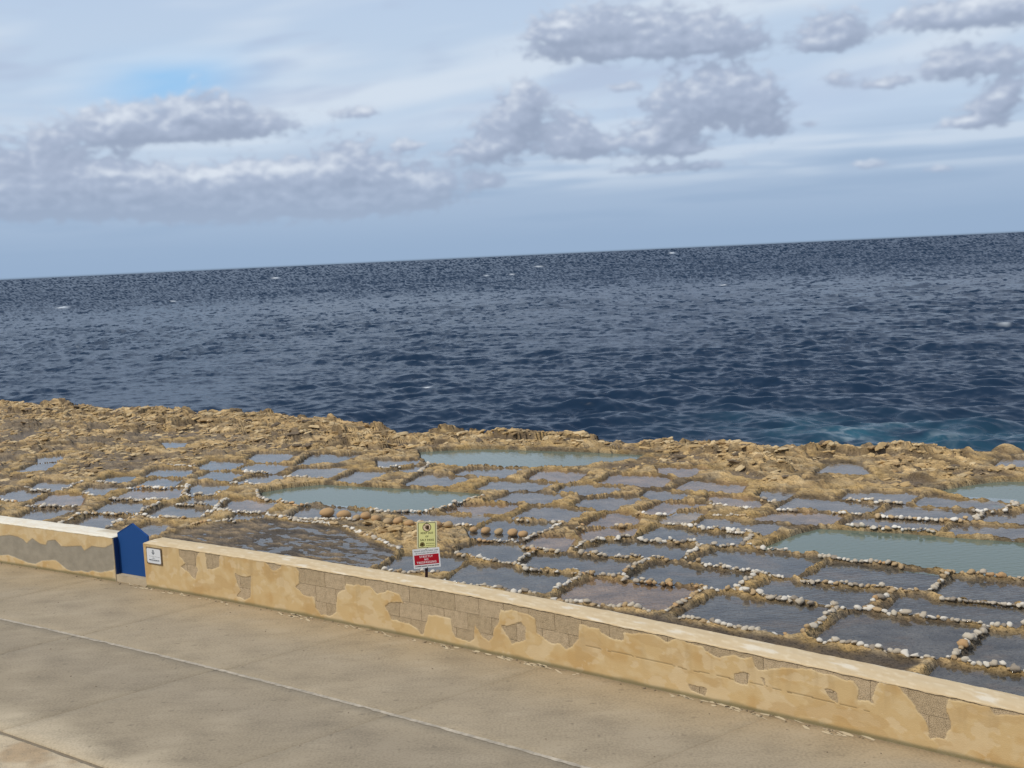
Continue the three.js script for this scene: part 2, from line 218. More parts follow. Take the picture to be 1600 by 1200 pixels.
// ------------------------------------------------------------------ sky: thin high sheets with low cumulus before them
{
  const W = 4096, H = 2048, A = new Float32Array(W * H / 2), S = new Float32Array(W * H / 2), D = new Float32Array(W * H * 4);
  const list = [];
  for (let i = 0; i < CLOUDS.length; i++) list.push(CLOUDS[i]);
  // the same kind of clouds go on all round and overhead
  for (let i = 0; i < 420; i++) {
    const az = rr(-180, 180), el = 2 + 75 * Math.pow(rnd(), 1.7);
    if (Math.abs(az) < 30 && el < 17) continue;
    const w = rr(0.8, 3.2) * (1 + el / 14), n = 1 + Math.floor(rnd() * 4);
    for (let k = 0; k < n; k++) list.push([az + rr(-1.2, 1.2) * w / Math.cos(el * Math.PI / 180), el + rr(-0.25, 0.35) * w, w * rr(0.5, 1.1) / Math.cos(Math.min(el, 75) * Math.PI / 180), w * rr(0.25, 0.5)]);
  }
  const per = W / 360;
  for (const [az, el, ra, re] of list) {
    const cx = (((az - 90) / 360) + 0.5) * W, cy = el * per, rx = ra * per * 2.1, ry = re * per * 2.1;
    for (let y = Math.max(0, Math.floor(cy - ry)); y < Math.min(H / 2, cy + ry); y++) for (let x = Math.floor(cx - rx); x < cx + rx; x++) {
      const u = (x - cx) / (ra * per), v = (y - cy) / (re * per), q = u * u + (v < 0 ? v * v * 1.5 : v * v), k = y * W + ((x % W) + W) % W;
      const g = Math.exp(-q * 0.95);
      A[k] += g; S[k] += g * v;
    }
  }
  const c = [0, 0, 0];
  const lin = (r, g, b) => [r, g, b].map((x) => Math.pow((x / 255 + 0.055) / 1.055, 2.4));
  const cHor = lin(152, 176, 205), cLow = lin(166, 187, 213), cMid = lin(190, 209, 231), cTop = lin(182, 202, 229), cBlue = lin(150, 198, 240), cSheet = lin(212, 224, 238), cVeil = lin(178, 193, 218);
  const kDark = lin(150, 164, 188), kMid = lin(171, 184, 207), kLit = lin(222, 230, 241), kRim = lin(222, 230, 241);
  const density = (q, az, el, a) => {
    const px = az * (el > 45 ? Math.cos(el * Math.PI / 180) : 1) * 0.75, py = el * 0.95;
    const f1 = fbm(px * 0.9 + 5, py * 1.2, 3), f2 = fbm(px * 1.5 + 9, py * 2.0 + 4, 5);
    const f3 = 1 - Math.abs(noise(px * 1.5 + 3, py * 2.0 + 40)) * 1.3 - Math.abs(noise(px * 3.4 + 3, py * 4.2 + 40)) * 0.5 - Math.abs(noise(px * 7 + 3, py * 8 + 11)) * 0.10;
    return Math.min(a, 1.5) + f1 * 0.40 + f2 * 0.42 + (f3 - 0.2) * 0.32 - 0.05;
  };
  for (let y = 0; y < H; y++) {
    const el = ((y + 0.5) / H - 0.5) * 180;
    for (let x = 0; x < W; x++) {
      const k = (y * W + x) * 4;
      if (el < 0) { D[k] = 0.10; D[k + 1] = 0.13; D[k + 2] = 0.17; D[k + 3] = 1; continue; }
      let az = ((x + 0.5) / W - 0.5) * 360 + 90; if (az > 180) az -= 360;
      const E = Math.min(el, 60);
      // seamless bearing: noise is looked up on a ring
      const ca = Math.cos(az * Math.PI / 180), sa = Math.sin(az * Math.PI / 180), rc = Math.cos(el * Math.PI / 180);
      c[0] = cHor[0]; c[1] = cHor[1]; c[2] = cHor[2];
      mix3(c, cLow, sstep(0.3, 3.2, el)); mix3(c, cMid, sstep(2.6, 6.5, el)); mix3(c, cTop, sstep(9, 16, el));
      const sx = az * 0.045, sy = el * 0.30 - az * 0.035;
      const n1 = fbm(sx + 3.1, sy + 1.7, 4), n2 = fbm(sx * 2.3 + 20, sy * 1.6 + 8, 4);
      mix3(c, cSheet, sstep(-0.12, 0.32, n1) * sstep(3.5, 8, el) * 0.9);
      mix3(c, cVeil, sstep(0.02, 0.4, n2) * sstep(5, 9, el) * 0.75);
      const n3 = fbm(az * 0.07 + 31, el * 1.0 - az * 0.01, 4); mix3(c, cSheet, sstep(0.0, 0.3, n3) * sstep(2.6, 4, el) * sstep(9, 6, el) * 0.6); mix3(c, cHor, sstep(0.05, -0.3, n3) * sstep(7, 4, el) * 0.5);
      const bl = Math.exp(-(((az + 16.2) / 3.4) ** 2 + ((el - 9.0 - (az + 16.2) * 0.10) / 1.15) ** 2)) * 1.25;
      mix3(c, cBlue, clamp(bl * (0.8 + 0.7 * n2)) * 0.9);
      const b2 = Math.exp(-(((az - 13) / 7) ** 2 + ((el - 7.0) / 1.6) ** 2));
      mix3(c, cTop, clamp(b2) * 0.6);
      // brighter, whiter sheet overhead
      mix3(c, [0.86, 0.90, 0.95], sstep(22, 62, el) * (0.55 + 0.4 * n1));
      if (y >= H / 2) {
        const q = (y - H / 2) * W + x, a = A[q];
        if (a > 0.03) {
          const d = density(q, az, el, a), al = sstep(0.36, 0.86, d);
          if (al > 0) {
            // brightness from how much cloud lies towards the light, up and to the left, near and farther
            const look = (da, de) => { const X = ((x + Math.round(da * per)) % W + W) % W, Y = Math.min(H / 2 - 1, y - H / 2 + Math.round(de * per)), Q = Y * W + X; return density(Q, az + da, el + de, A[Q]); };
            const v = S[q] / a, near = d - look(-0.16, 0.30), far = d - look(-0.4, 0.85);
            const t = clamp(0.20 + 0.30 * near + 0.34 * far + 0.16 * v + 0.10 * fbm(az * 0.5 + 3, el * 0.8 + 9, 3));
            const col = [...kMid];
            if (t < 0.45) mix3(col, kDark, (0.45 - t) * 2.0); else mix3(col, kLit, Math.min(1, (t - 0.45) * 1.9));
            mix3(col, kRim, (1 - al) * 0.35 * sstep(-0.3, 0.8, v));
            mix3(col, cLow, 0.55 * (1 - sstep(1.0, 5.5, el)));   // low clouds fade into the air
            mix3(c, col, al * (0.62 + 0.33 * sstep(0.5, 1.0, d)) * sstep(0.2, 2.4, el));
          }
        }
      }
      D[k] = c[0]; D[k + 1] = c[1]; D[k + 2] = c[2]; D[k + 3] = 1;
    }
  }
  const t = new THREE.DataTexture(D, W, H, THREE.RGBAFormat, THREE.FloatType);
  t.mapping = THREE.EquirectangularReflectionMapping; t.magFilter = t.minFilter = THREE.LinearFilter; t.wrapS = THREE.RepeatWrapping; t.needsUpdate = true;
  scene.background = t; scene.environment = t;
  scene.backgroundIntensity = scene.environmentIntensity = SKY_STRENGTH;
}

// ------------------------------------------------------------------ the roadside wall's line: a gentle bend in plan
const wz = (x) => 6.53003245e-3 * x * x + 0.728123254 * x - 16.1233978;
const LINE = (() => {   // by arc length s, zero at x = -10
  const n = 8000, xs = new Float64Array(n), ss = new Float64Array(n);
  for (let i = 0; i < n; i++) { xs[i] = -40 + 70 * i / (n - 1); if (i) ss[i] = ss[i - 1] + Math.hypot(xs[i] - xs[i - 1], wz(xs[i]) - wz(xs[i - 1])); }
  let z0 = 0; for (let i = 1; i < n; i++) if (xs[i - 1] <= -10 && xs[i] > -10) z0 = lerp(ss[i - 1], ss[i], (-10 - xs[i - 1]) / (xs[i] - xs[i - 1]));
  for (let i = 0; i < n; i++) ss[i] -= z0;
  return { xs, ss, n };
})();
function alongLine(s, o = 0) {   // point at arc length s, o metres to the road's side of the wall's face
  let lo = 0, hi = LINE.n - 1;
  while (hi - lo > 1) { const m = (lo + hi) >> 1; if (LINE.ss[m] > s) hi = m; else lo = m; }
  const t = (s - LINE.ss[lo]) / (LINE.ss[hi] - LINE.ss[lo]), x = lerp(LINE.xs[lo], LINE.xs[hi], t), k = 2 * 6.53003245e-3 * x + 0.728123254, l = Math.hypot(1, k);
  return [x - k / l * o, wz(x) + o / l, k];
}
const facing = (s) => { const k = alongLine(s)[2]; return Math.atan2(-k, 1); };   // turn about y that points a +z face to the road
const wallTop = (s) => s < 2.9 ? 0.885 : s < 11 ? 0.868 : Math.max(0.70, 0.868 - (s - 11) * 0.0200);

// ------------------------------------------------------------------ textures
const rockTone = dataTexture(1024, (u, v, o) => {
  const a = fbm(u * 6, v * 6, 5, 6), b = fbm(u * 40, v * 40, 4, 40), p = fbm(u * 24 + 3, v * 24, 3, 24);
  let t = 0.90 + 0.42 * a + 0.5 * b; if (p > 0.2) t -= (p - 0.2) * 2.0;
  o[0] = t * 1.0; o[1] = t * 0.985; o[2] = t * 0.965;
}, false);
const rockBump = dataTexture(1024, (u, v, o) => {
  const a = fbm(u * 9, v * 9, 5, 9), p = fbm(u * 30 + 3, v * 30, 3, 30);
  grey(0.55 + 0.5 * a - Math.max(0, p - 0.1) * 0.9)(o);
});
const grainBump = dataTexture(1024, (u, v, o) => grey(0.5 + 0.35 * fbm(u * 60, v * 60, 4, 60) + 0.2 * fbm(u * 8, v * 8, 3, 8))(o));
const roadTone = dataTexture(1024, (u, v, o) => {
  const a = fbm(u * 5, v * 5, 5, 5), b = fbm(u * 90, v * 90, 3, 90), s = fbm(u * 4 + 9, v * 16, 4, 4);
  let t = 0.92 + 0.18 * a + 0.28 * b + 0.12 * s; const k = noise(u * 30, v * 30, 30); if (k > 0.55) t -= (k - 0.55) * 0.7;
  o[0] = t; o[1] = t * 0.995; o[2] = t * 0.985;
}, false);
const blockTone = dataTexture(512, (u, v, o) => {   // coarse aggregate of cast blocks
  const a = fbm(u * 70, v * 70, 2, 70), b = fbm(u * 8, v * 8, 4, 8);
  const t = 0.86 + 1.25 * a + 0.25 * b;
  o[0] = t; o[1] = t * 0.97; o[2] = t * 0.92;
});
const rippleBump = dataTexture(512, (u, v, o) => grey(0.5 + 0.30 * fbm(u * 7, v * 16, 4, 7 * 1) + 0.0 * u)(o));
{ // tile-safe ripple field: two crossing wind-ripple sets with noise
  const d = rippleBump.image.data;
  for (let y = 0; y < 512; y++) for (let x = 0; x < 512; x++) {
    const u = x / 512, v = y / 512, T = Math.PI * 2, w = 0.6 * fbm(u * 4, v * 4, 3, 4);
    const h = 0.5 + 0.13 * Math.sin(T * (3 * u + 11 * v + 1.3 * w)) + 0.10 * Math.sin(T * (-5 * u + 14 * v + 1.7 * w)) + 0.09 * Math.sin(T * (7 * u + 23 * v) + 9 * w) + 0.28 * fbm(u * 8, v * 20 - (v * 20 - v * 16), 3, 8);
    d[(y * 512 + x) * 4] = d[(y * 512 + x) * 4 + 1] = d[(y * 512 + x) * 4 + 2] = clamp(h) * 255;
  }
}
const M = {};
const std = (name, p) => { const m = new THREE.MeshStandardMaterial({ roughness: 0.9, ...p }); m.name = name; return M[name] = m; };
std('rock', { vertexColors: true, map: rockTone, bumpMap: rockBump, bumpScale: 0.05, roughness: 0.92 });
std('road', { vertexColors: true, map: roadTone, bumpMap: grainBump, bumpScale: 0.003, roughness: 0.93 });
std('plaster', { vertexColors: true, bumpMap: grainBump, bumpScale: 0.004, roughness: 0.95 });
std('block', { color: new THREE.Color(0.53, 0.415, 0.27), map: blockTone, bumpMap: blockTone, bumpScale: 0.006, roughness: 0.97 });
std('blockPale', { color: new THREE.Color(0.59, 0.465, 0.31), map: blockTone, bumpMap: blockTone, bumpScale: 0.006, roughness: 0.97 });
std('joint', { color: new THREE.Color(0.13, 0.11, 0.085) });
std('core', { color: new THREE.Color(0.34, 0.29, 0.21), bumpMap: grainBump, bumpScale: 0.004 });
std('limeLine', { vertexColors: true, map: roadTone });
std('bluePaint', { color: new THREE.Color(0.0, 0.056, 0.23), roughness: 0.85 });
std('blueEdge', { color: new THREE.Color(0.003, 0.030, 0.125), roughness: 0.55 });
std('maroon', { color: new THREE.Color(0.035, 0.010, 0.009), roughness: 0.6 });
std('cement', { color: new THREE.Color(0.52, 0.43, 0.30), map: roadTone });
const water = new THREE.MeshPhysicalMaterial({ color: new THREE.Color(0.93, 0.93, 0.92), transmission: 1, thickness: 0, roughness: 0.02, ior: 1.333, bumpMap: rippleBump, bumpScale: 0.0022 });
water.name = 'pan_water';
const poolWater = new THREE.MeshPhysicalMaterial({ color: new THREE.Color(0.135, 0.170, 0.135), roughness: 0.07, ior: 1.333, bumpMap: rippleBump, bumpScale: 0.0025 });
poolWater.name = 'pool_water';

// ------------------------------------------------------------------ the pans as outlines in plan
const PANS = PAN_ROWS.map((r) => {
  const pts = []; for (let i = 0; i < r.at.length; i += 2) pts.push([r.at[i], r.at[i + 1]]);
  let cx = 0, cz = 0; for (const p of pts) { cx += p[0] / pts.length; cz += p[1] / pts.length; }
  const xs = pts.map((p) => p[0]), zs = pts.map((p) => p[1]);
  return { ...r, pts, cx, cz, x0: Math.min(...xs) - 2.2, x1: Math.max(...xs) + 2.2, z0: Math.min(...zs) - 2.2, z1: Math.max(...zs) + 2.2, level: r.floor === 'p' ? -0.05 : 0 };
});
function signedDistance(pts, x, z) {
  let d = 1e9, inside = false;
  for (let i = 0, j = pts.length - 1; i < pts.length; j = i++) {
    const ax = pts[j][0], az = pts[j][1], bx = pts[i][0], bz = pts[i][1], ex = bx - ax, ez = bz - az, wx = x - ax, wzz = z - az;
    const t = clamp((wx * ex + wzz * ez) / (ex * ex + ez * ez)), qx = wx - ex * t, qz = wzz - ez * t, q = qx * qx + qz * qz;
    if (q < d) d = q;
    if ((az > z) !== (bz > z) && x < (bx - ax) * (z - az) / (bz - az) + ax) inside = !inside;
  }
  return inside ? -Math.sqrt(d) : Math.sqrt(d);
}
const coastPts = []; for (let i = 0; i < COAST.length; i += 2) coastPts.push([COAST[i], COAST[i + 1]]);
function coastZ(x) {
  const n = coastPts.length;
  if (x <= coastPts[0][0]) return coastPts[0][1] + (x - coastPts[0][0]) * 0.63;
  if (x >= coastPts[n - 1][0]) return coastPts[n - 1][1] + (x - coastPts[n - 1][0]) * 0.62;
  for (let i = 1; i < n; i++) if (x <= coastPts[i][0]) { const a = coastPts[i - 1], b = coastPts[i]; return lerp(a[1], b[1], (x - a[0]) / (b[0] - a[0])); }
}
const FLOORS = { d: [0.112, 0.104, 0.093], b: [0.26, 0.17, 0.105], t: [0.34, 0.25, 0.16], s: [0.17, 0.14, 0.115], k: [0.05, 0.046, 0.044], w: [0.12, 0.095, 0.07], p: [0.2, 0.2, 0.15] };
const along_ = (x, z) => x * 0.81 + z * 0.58, across_ = (x, z) => z * 0.81 - x * 0.58;
const ground = { h: 0, pan: null, sd: 0, coast: 0, rough: 0 };
function groundAt(x, z) {
  const wx = x + 0.028 * noise(x * 1.6, z * 1.6) + 0.022 * noise(x * 6.3 + 9, z * 6.3), wzz = z + 0.028 * noise(x * 1.6 + 40, z * 1.6 + 7) + 0.022 * noise(x * 6.3, z * 6.3 + 30);
  let sd = 2.2, pan = null, sd2 = 2.2;
  for (const p of PANS) {
    if (x < p.x0 || x > p.x1 || z < p.z0 || z > p.z1) continue;
    const d = signedDistance(p.pts, wx, wzz) - 0.15;
    if (d < sd) { sd2 = sd; sd = d; pan = p; } else if (d < sd2) sd2 = d;
  }
  sd = Math.max(sd, 0.052 - (sd2 - sd) / 2);   // two pans never run into one another
  const toSea = (coastZ(x) - z) * 0.84, rim = toSea - 1.15 - 0.6 * sstep(11.5, 14, x) + 0.4 * noise(x * 0.32 + 3, z * 0.32) + 0.3 * noise(x * 1.1, z * 1.1);
  const rough = sstep(0.20, 0.95, sd);
  // banks between the pans
  let crest = 0.074 + 0.03 * noise(x * 0.9, z * 0.9) + 0.035 * noise(x * 3.2, z * 3.2) + 0.025 * noise(x * 8, z * 8);
  { const b = cells(x * 2.6 + 40, z * 3.2); crest += 0.026 * GX[b.id] - 0.035 * sstep(0.16, 0.0, b.crack); }
  // bedrock: broken plates in two sizes, each with its own height and tilt, weathered and pitted
  const qx = x + 0.22 * noise(x * 1.1, z * 1.1 + 5), qz = z + 0.22 * noise(x * 1.1 + 11, z * 1.1);
  const along = qx * 0.81 + qz * 0.58, across = qz * 0.81 - qx * 0.58;
  const amp = (0.95 + 0.12 * sstep(-7, -1.5, toSea)) * lerp(1, 0.6, sstep(-4, -14, x) * sstep(-2.5, -5, toSea));
  const base = (fbm(x * 0.22, z * 0.3, 3) + 0.10) * 0.26 + 0.06 * sstep(-6, -2, toSea);
  let c1 = cells(along * 0.45, across * 1.15), ledge = base + (GX[c1.id] * 0.125 + c1.dx * GX[(c1.id + 7) & 1023] * 0.06 + c1.dy * 0.10 * GY[(c1.id + 3) & 1023]) * amp - 0.07 * amp * sstep(0.12, 0.0, c1.crack);
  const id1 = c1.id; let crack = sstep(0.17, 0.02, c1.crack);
  c1 = cells(along * 1.15 + 9, across * 2.6 + 4); ledge += (GX[c1.id] * 0.07 + c1.dy * 0.09 * GY[(c1.id + 3) & 1023]) * amp - 0.055 * amp * sstep(0.16, 0.0, c1.crack) + 0.02;
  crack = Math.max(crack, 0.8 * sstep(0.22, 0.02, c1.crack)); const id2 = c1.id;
  ledge += fbm(along * 2.6, across * 5.2, 3) * 0.075 + 0.02 * noise(x * 9, z * 11);
  const pit = noise(x * 1.9 + 70, z * 2.3 + 31); if (pit > 0.25) ledge -= (pit - 0.25) * 0.30;
  ledge = Math.max(ledge - 0.02, -0.09 + 0.015 * noise(x * 2, z * 2));
  let h = lerp(crest, 0.05 + ledge, rough);
  const nearWall = sstep(5.6, 4.4, (wz(x) - z) * 0.8 + 0.6 * noise(x, z)) * sstep(-1, 1.5, x); h = lerp(h, -0.02 + 0.05 * fbm(x * 3, z * 3, 3), nearWall * sstep(0.1, 0.5, sd));
  if (pan) {
    const floor = pan.floor === 'p' ? -0.12 - 0.5 * sstep(0, -0.7, sd) : pan.floor === 'w' ? 0.010 - 0.004 * (x + 5) + 0.07 * fbm(along * 1.3 + 3, across * 4.5, 5) + 0.02 * noise(x * 6, z * 7) : -0.055 + 0.012 * noise(x * 3, z * 3);
    h = lerp(floor, h, sstep(-0.03, 0.045, sd));
  }
  h -= 0.03 * sstep(-3.2, -1.2, rim) * sstep(0.6, -0.6, rim);
  const knob = Math.exp(-(((x - 11.6) / 0.9) ** 2 + ((z + 33.2) / 1.0) ** 2)); h += 0.15 * knob;
  h -= 3.4 * sstep(-0.1, 1.5, rim);
  ground.h = h; ground.pan = pan; ground.sd = sd; ground.coast = rim; ground.rough = rough; ground.ledge = ledge; ground.crack = crack; ground.id = id1 + id2 * 3;
  return h;
}

// ------------------------------------------------------------------ rock shelf
const ROCK_PALE = [0.72, 0.55, 0.31], ROCK = [0.60, 0.42, 0.20], ROCK_DEEP = [0.43, 0.29, 0.14], CRUST_SHADE = [0.085, 0.06, 0.038], WET = [0.20, 0.155, 0.11], OCHRE = [0.50, 0.33, 0.12];
{
  const nu = 1120, nv = 470;
  // columns lie closer together where the shelf comes nearest the road
  const col = new Float64Array(nu); { let acc = 0; const w = []; for (let i = 0; i < nu; i++) { const x = -36 + 60 * i / nu; w.push(1 + Math.abs(x - 3) / 8); }
    let lo = -36, total = 0; const N = 6000, cum = [0]; for (let i = 0; i < N; i++) { const x = -36 + 60 * (i + 0.5) / N; total += 1 / (1 + Math.abs(x - 3) / 10); cum.push(total); }
    for (let i = 0, j = 0; i < nu; i++) { const t = total * i / (nu - 1); while (j < N - 1 && cum[j + 1] < t) j++; col[i] = -36 + 60 * (j + (t - cum[j]) / (cum[j + 1] - cum[j])) / N; } }
  const c = [0, 0, 0];
  const g = gridGeometry(nu, nv, (i, j, o) => {
    const x = col[i], t = j / (nv - 1), tt = 0.45 * t + 0.55 * Math.pow(t, 1.6), z0 = wz(x) - 0.42, z1 = coastZ(x) - 5.4, z = lerp(z0, z1, tt);
    const h = groundAt(x, z), { pan, sd, rough, coast, ledge, crack, id } = ground;
    const n1 = fbm(x * 0.5, z * 0.8, 4), n2 = fbm(x * 1.7 + 8, z * 2.6, 4), n3 = noise(x * 5, z * 6);
    c[0] = ROCK[0]; c[1] = ROCK[1]; c[2] = ROCK[2];
    mix3(c, ROCK_PALE, sstep(-0.05, 0.35, n2 + 0.12 * n3) * 0.85);
    mix3(c, ROCK_DEEP, sstep(0.0, 0.4, n1) * 0.55);
    mix3(c, OCHRE, sstep(0.12, 0.4, fbm(x * 0.8 + 50, z * 0.8, 3)) * 0.6);
    // dark lichen and algae: flats among the ledges, patches on the banks; along cracks, dirt and painted undercut shade
    { const k = 1 + 0.22 * GX[id & 1023] * rough; c[0] *= k; c[1] *= k; c[2] *= k; mix3(c, CRUST_SHADE, crack * rough * 0.75); }
    mix3(c, CRUST_SHADE, sstep(0.07, 0.28, fbm(along_(x, z) * 0.9 + 90, across_(x, z) * 2.4 + 13, 4) + 0.12 * n3) * (0.40 + 0.15 * rough));
    mix3(c, WET, sstep(0.02, -0.07, ledge) * rough * 0.9);
    if (rough > 0.5 && x < -4) mix3(c, [0.17, 0.14, 0.11], sstep(-0.08, 0.12, fbm(along_(x, z) * 0.25 + 7, across_(x, z) * 0.9 + 3, 4)) * 0.65 * sstep(-5, -9, x) * sstep(-2.5, -5, coast));
    const bankside = (1 - rough) * (pan ? 1 : 0);
    if (pan) {
      mix3(c, [0.055, 0.04, 0.026], bankside * sstep(0.085, 0.045, h + 0.02 * n3) * (0.85 + 0.2 * n2));           // stain at the water's edge
      mix3(c, [0.30, 0.235, 0.15], bankside * sstep(0.0, 0.3, n2) * 0.5); mix3(c, OCHRE, bankside * sstep(0.1, -0.2, n1) * 0.5);
      const fl = FLOORS[pan.floor], inside = sstep(0.03, -0.05, sd);
      const f = [fl[0], fl[1], fl[2]], v = 1 + 0.9 * fbm(x * 1.3, z * 2.2, 5); f[0] *= v; f[1] *= v; f[2] *= v;
      if (pan.floor === 'd') mix3(f, [0.19, 0.135, 0.09], sstep(0.05, 0.3, fbm(x * 0.9 + 33, z * 1.4, 3)) * 0.5);
      if (pan.floor === 'w') { mix3(f, [0.33, 0.24, 0.14], sstep(0.0, 0.045, h) * sstep(0.25, -0.1, fbm(along_(x, z) * 0.5, across_(x, z) * 1.6, 4) + 0.05 * (x + 5))); mix3(f, [0.075, 0.064, 0.055], sstep(0.0, 0.22, fbm(along_(x, z) * 0.8 + 40, across_(x, z) * 3.2, 5)) * 0.8); }
      mix3(c, f, inside);
    }
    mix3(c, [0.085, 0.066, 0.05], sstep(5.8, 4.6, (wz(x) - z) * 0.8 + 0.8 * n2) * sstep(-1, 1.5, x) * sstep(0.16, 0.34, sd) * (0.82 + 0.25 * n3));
    mix3(c, [0.12, 0.10, 0.065], sstep(-0.1, 0.9, coast) * 0.9);
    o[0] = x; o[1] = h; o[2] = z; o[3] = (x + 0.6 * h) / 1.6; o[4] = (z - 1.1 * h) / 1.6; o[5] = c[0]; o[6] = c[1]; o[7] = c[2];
  }, true);
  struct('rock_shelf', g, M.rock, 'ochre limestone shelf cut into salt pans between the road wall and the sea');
}

// ------------------------------------------------------------------ stones
function stoneGeometry(flat, rough) {
  let g = new THREE.IcosahedronGeometry(0.5, 1); g.deleteAttribute('uv'); g.deleteAttribute('normal'); g = mergeVertices(g, 1e-4);
  const p = g.attributes.position, a = rr(0, 50);
  for (let i = 0; i < p.count; i++) {
    let x = p.getX(i), y = p.getY(i), z = p.getZ(i);
    const k = 1 + rough * (noise(x * 2.2 + a, y * 2.2 + z * 1.7 + a) + 0.5 * noise(z * 4 + a, x * 4 - y * 3));
    p.setXYZ(i, x * k, y * k * flat, z * k);
  }
  g.computeVertexNormals(); return g;
}
const STONES = []; for (let i = 0; i < 8; i++) STONES.push(stoneGeometry(rr(0.6, 0.85), rr(0.34, 0.6)));
const stoneMaterials = [[0.75, 0.70, 0.61], [0.61, 0.545, 0.44], [0.53, 0.46, 0.36], [0.50, 0.36, 0.20], [0.54, 0.345, 0.17], [0.34, 0.29, 0.23], [0.30, 0.19, 0.10]].map((c, i) => std('stone_' + i, { color: new THREE.Color(...c), roughness: 0.9, map: rockTone }));
const BOULDER_TONES = [4, 4, 3, 4, 4, 3, 4, 4];
function stoneMaterialAt(x, z) {
  const t = fbm(x * 0.55 + 21, z * 0.55 + 5, 3) * 1.6 + rr(-0.35, 0.35);
  if (t > 0.55) return rnd() < 0.5 ? 3 : 4;
  if (t > 0.30) return rnd() < 0.5 ? 2 : 3;
  if (t < -0.5) return rnd() < 0.5 ? 5 : 2;
  const q = rnd(); return q < 0.34 ? 0 : q < 0.62 ? 1 : q < 0.84 ? 2 : q < 0.93 ? 5 : 3;
}
function edges(p) {   // which sides of a pan carry stones
  const out = [], q = p.pts;
  const add = (a, b) => out.push([a, b]);
  if (q.length > 6 && p.floor === 'p') { if (p.edge.includes('n')) for (let i = 0; i < q.length; i++) { const a = q[i], b = q[(i + 1) % q.length]; if (b[0] < a[0]) add(b, a); } return out; }
  if (p.floor === 'w') { if (p.edge.includes('f')) for (let i = 0; i < 3; i++) add(q[i], q[i + 1]); return out; }
  if (p.edge.includes('n')) add(q[3], q[2]);
  if (p.edge.includes('r')) add(q[1], q[2]);
  if (p.edge.includes('l')) add(q[0], q[3]);
  if (p.edge.includes('f')) add(q[0], q[1]);
  return out;
}
const placed = [];
function laid(x, z, size) { for (const s of placed) if (Math.hypot(s[0] - x, s[1] - z) < (s[2] + size) * 0.33) return true; placed.push([x, z, size]); return false; }

// broken rock lying on the shelf: flat angular pieces too many to count
{
  const pieces = []; for (let i = 0; i < 6; i++) { let g = stoneGeometry(rr(0.4, 0.6), rr(0.45, 0.7)); g = g.toNonIndexed(); g.computeVertexNormals(); pieces.push(g); }
  const mats = pieces.map(() => []), c = new THREE.Color(), d = new THREE.Object3D();
  for (let k = 0; k < 42000; k++) {
    const x = rr(-33, 21), z0 = wz(x) - 2, z1 = coastZ(x) - 1.2, z = lerp(z0, z1, rnd()), keep = rnd(), size = 0.06 + 0.22 * Math.pow(rnd(), 2.8), gi = Math.floor(rnd() * 6), tone = rnd();
    if (fbm(along_(x, z) * 0.35, across_(x, z) * 0.8 + 70, 3) < 0.02 - 0.25 * sstep(-5, -1, (coastZ(x) - z) * 0.84) + 0.3 * (keep - 0.5)) continue;
    const y = groundAt(x, z); if (ground.sd < 0.3 + size || ground.coast > 0.1 || ground.rough < 0.35) continue;
    if ((wz(x) - z) * 0.8 < 6 && x > -1) continue;
    d.position.set(x, y - size * 0.02, z); d.rotation.set(rr(-0.25, 0.25), 0.62 + rr(-0.7, 0.7), rr(-0.25, 0.25)); d.scale.set(size * rr(1.1, 2.0), size * rr(0.6, 1.0), size * rr(0.7, 1.1)); d.updateMatrix();
    c.setRGB(...(tone < 0.42 ? ROCK : tone < 0.68 ? ROCK_PALE : tone < 0.88 ? ROCK_DEEP : [0.20, 0.15, 0.10])).multiplyScalar(rr(0.75, 1.08));
    mats[gi].push([d.matrix.clone(), c.clone()]);
  }
  M.rubble = std('rubble', { roughness: 0.93, map: rockTone });
  const t = thing('broken_rock', 'loose angular pieces of ochre rock strewn over the shelf beside the sea', null); t.userData.kind = 'stuff';
  pieces.forEach((g, i) => { const m = new THREE.InstancedMesh(g, M.rubble, mats[i].length); m.name = 'rock_pieces'; m.userData.kind = 'stuff'; m.castShadow = m.receiveShadow = true; mats[i].forEach(([a, b], k) => { m.setMatrixAt(k, a); m.setColorAt(k, b); }); t.add(m); });
}

// ------------------------------------------------------------------ each salt pan: its water and the stones set along its edges
const ROW_PLACE = {
  1: 'in row against the wall right of signs', 2: 'in second row from wall right of signs', 3: 'in third row from wall near the right pool',
  4: 'in fourth row level with yellow sign', 5: 'in fifth row right of the sign', 6: 'in sixth row beside the middle pool', 7: 'in seventh row beside the middle pool',
  8: 'in eighth row beyond the middle pool', 9: 'in last row before the long pool', 10: 'in row left of the long pool', 11: 'in farthest row on the left',
  12: 'in second farthest row on the left', 13: 'in third farthest row on the left', 14: 'in fourth farthest row on the left', 15: 'in fifth farthest row on the left', 16: 'in row behind the wall near the gate',
  17: 'among bare rock at far left', 18: 'in rough rock at the right sea edge',
};
const LOOK = { d: 'dark grey salt pan', b: 'brown salt pan', t: 'tan salt pan', s: 'pale bluish salt pan', k: 'blackish salt pan' };
const POOLS = { P1: 'large grey-green pool in the middle, behind the yellow sign', P2: 'large grey-green pool at the right edge among the salt pans', P3: 'pale green pool under the rock bank at the far right edge', P0: 'long grey-green pool far back beneath the rocky sea edge' };
const ORD = ['first', 'second', 'third', 'fourth', 'fifth', 'sixth', 'seventh', 'eighth', 'ninth'];
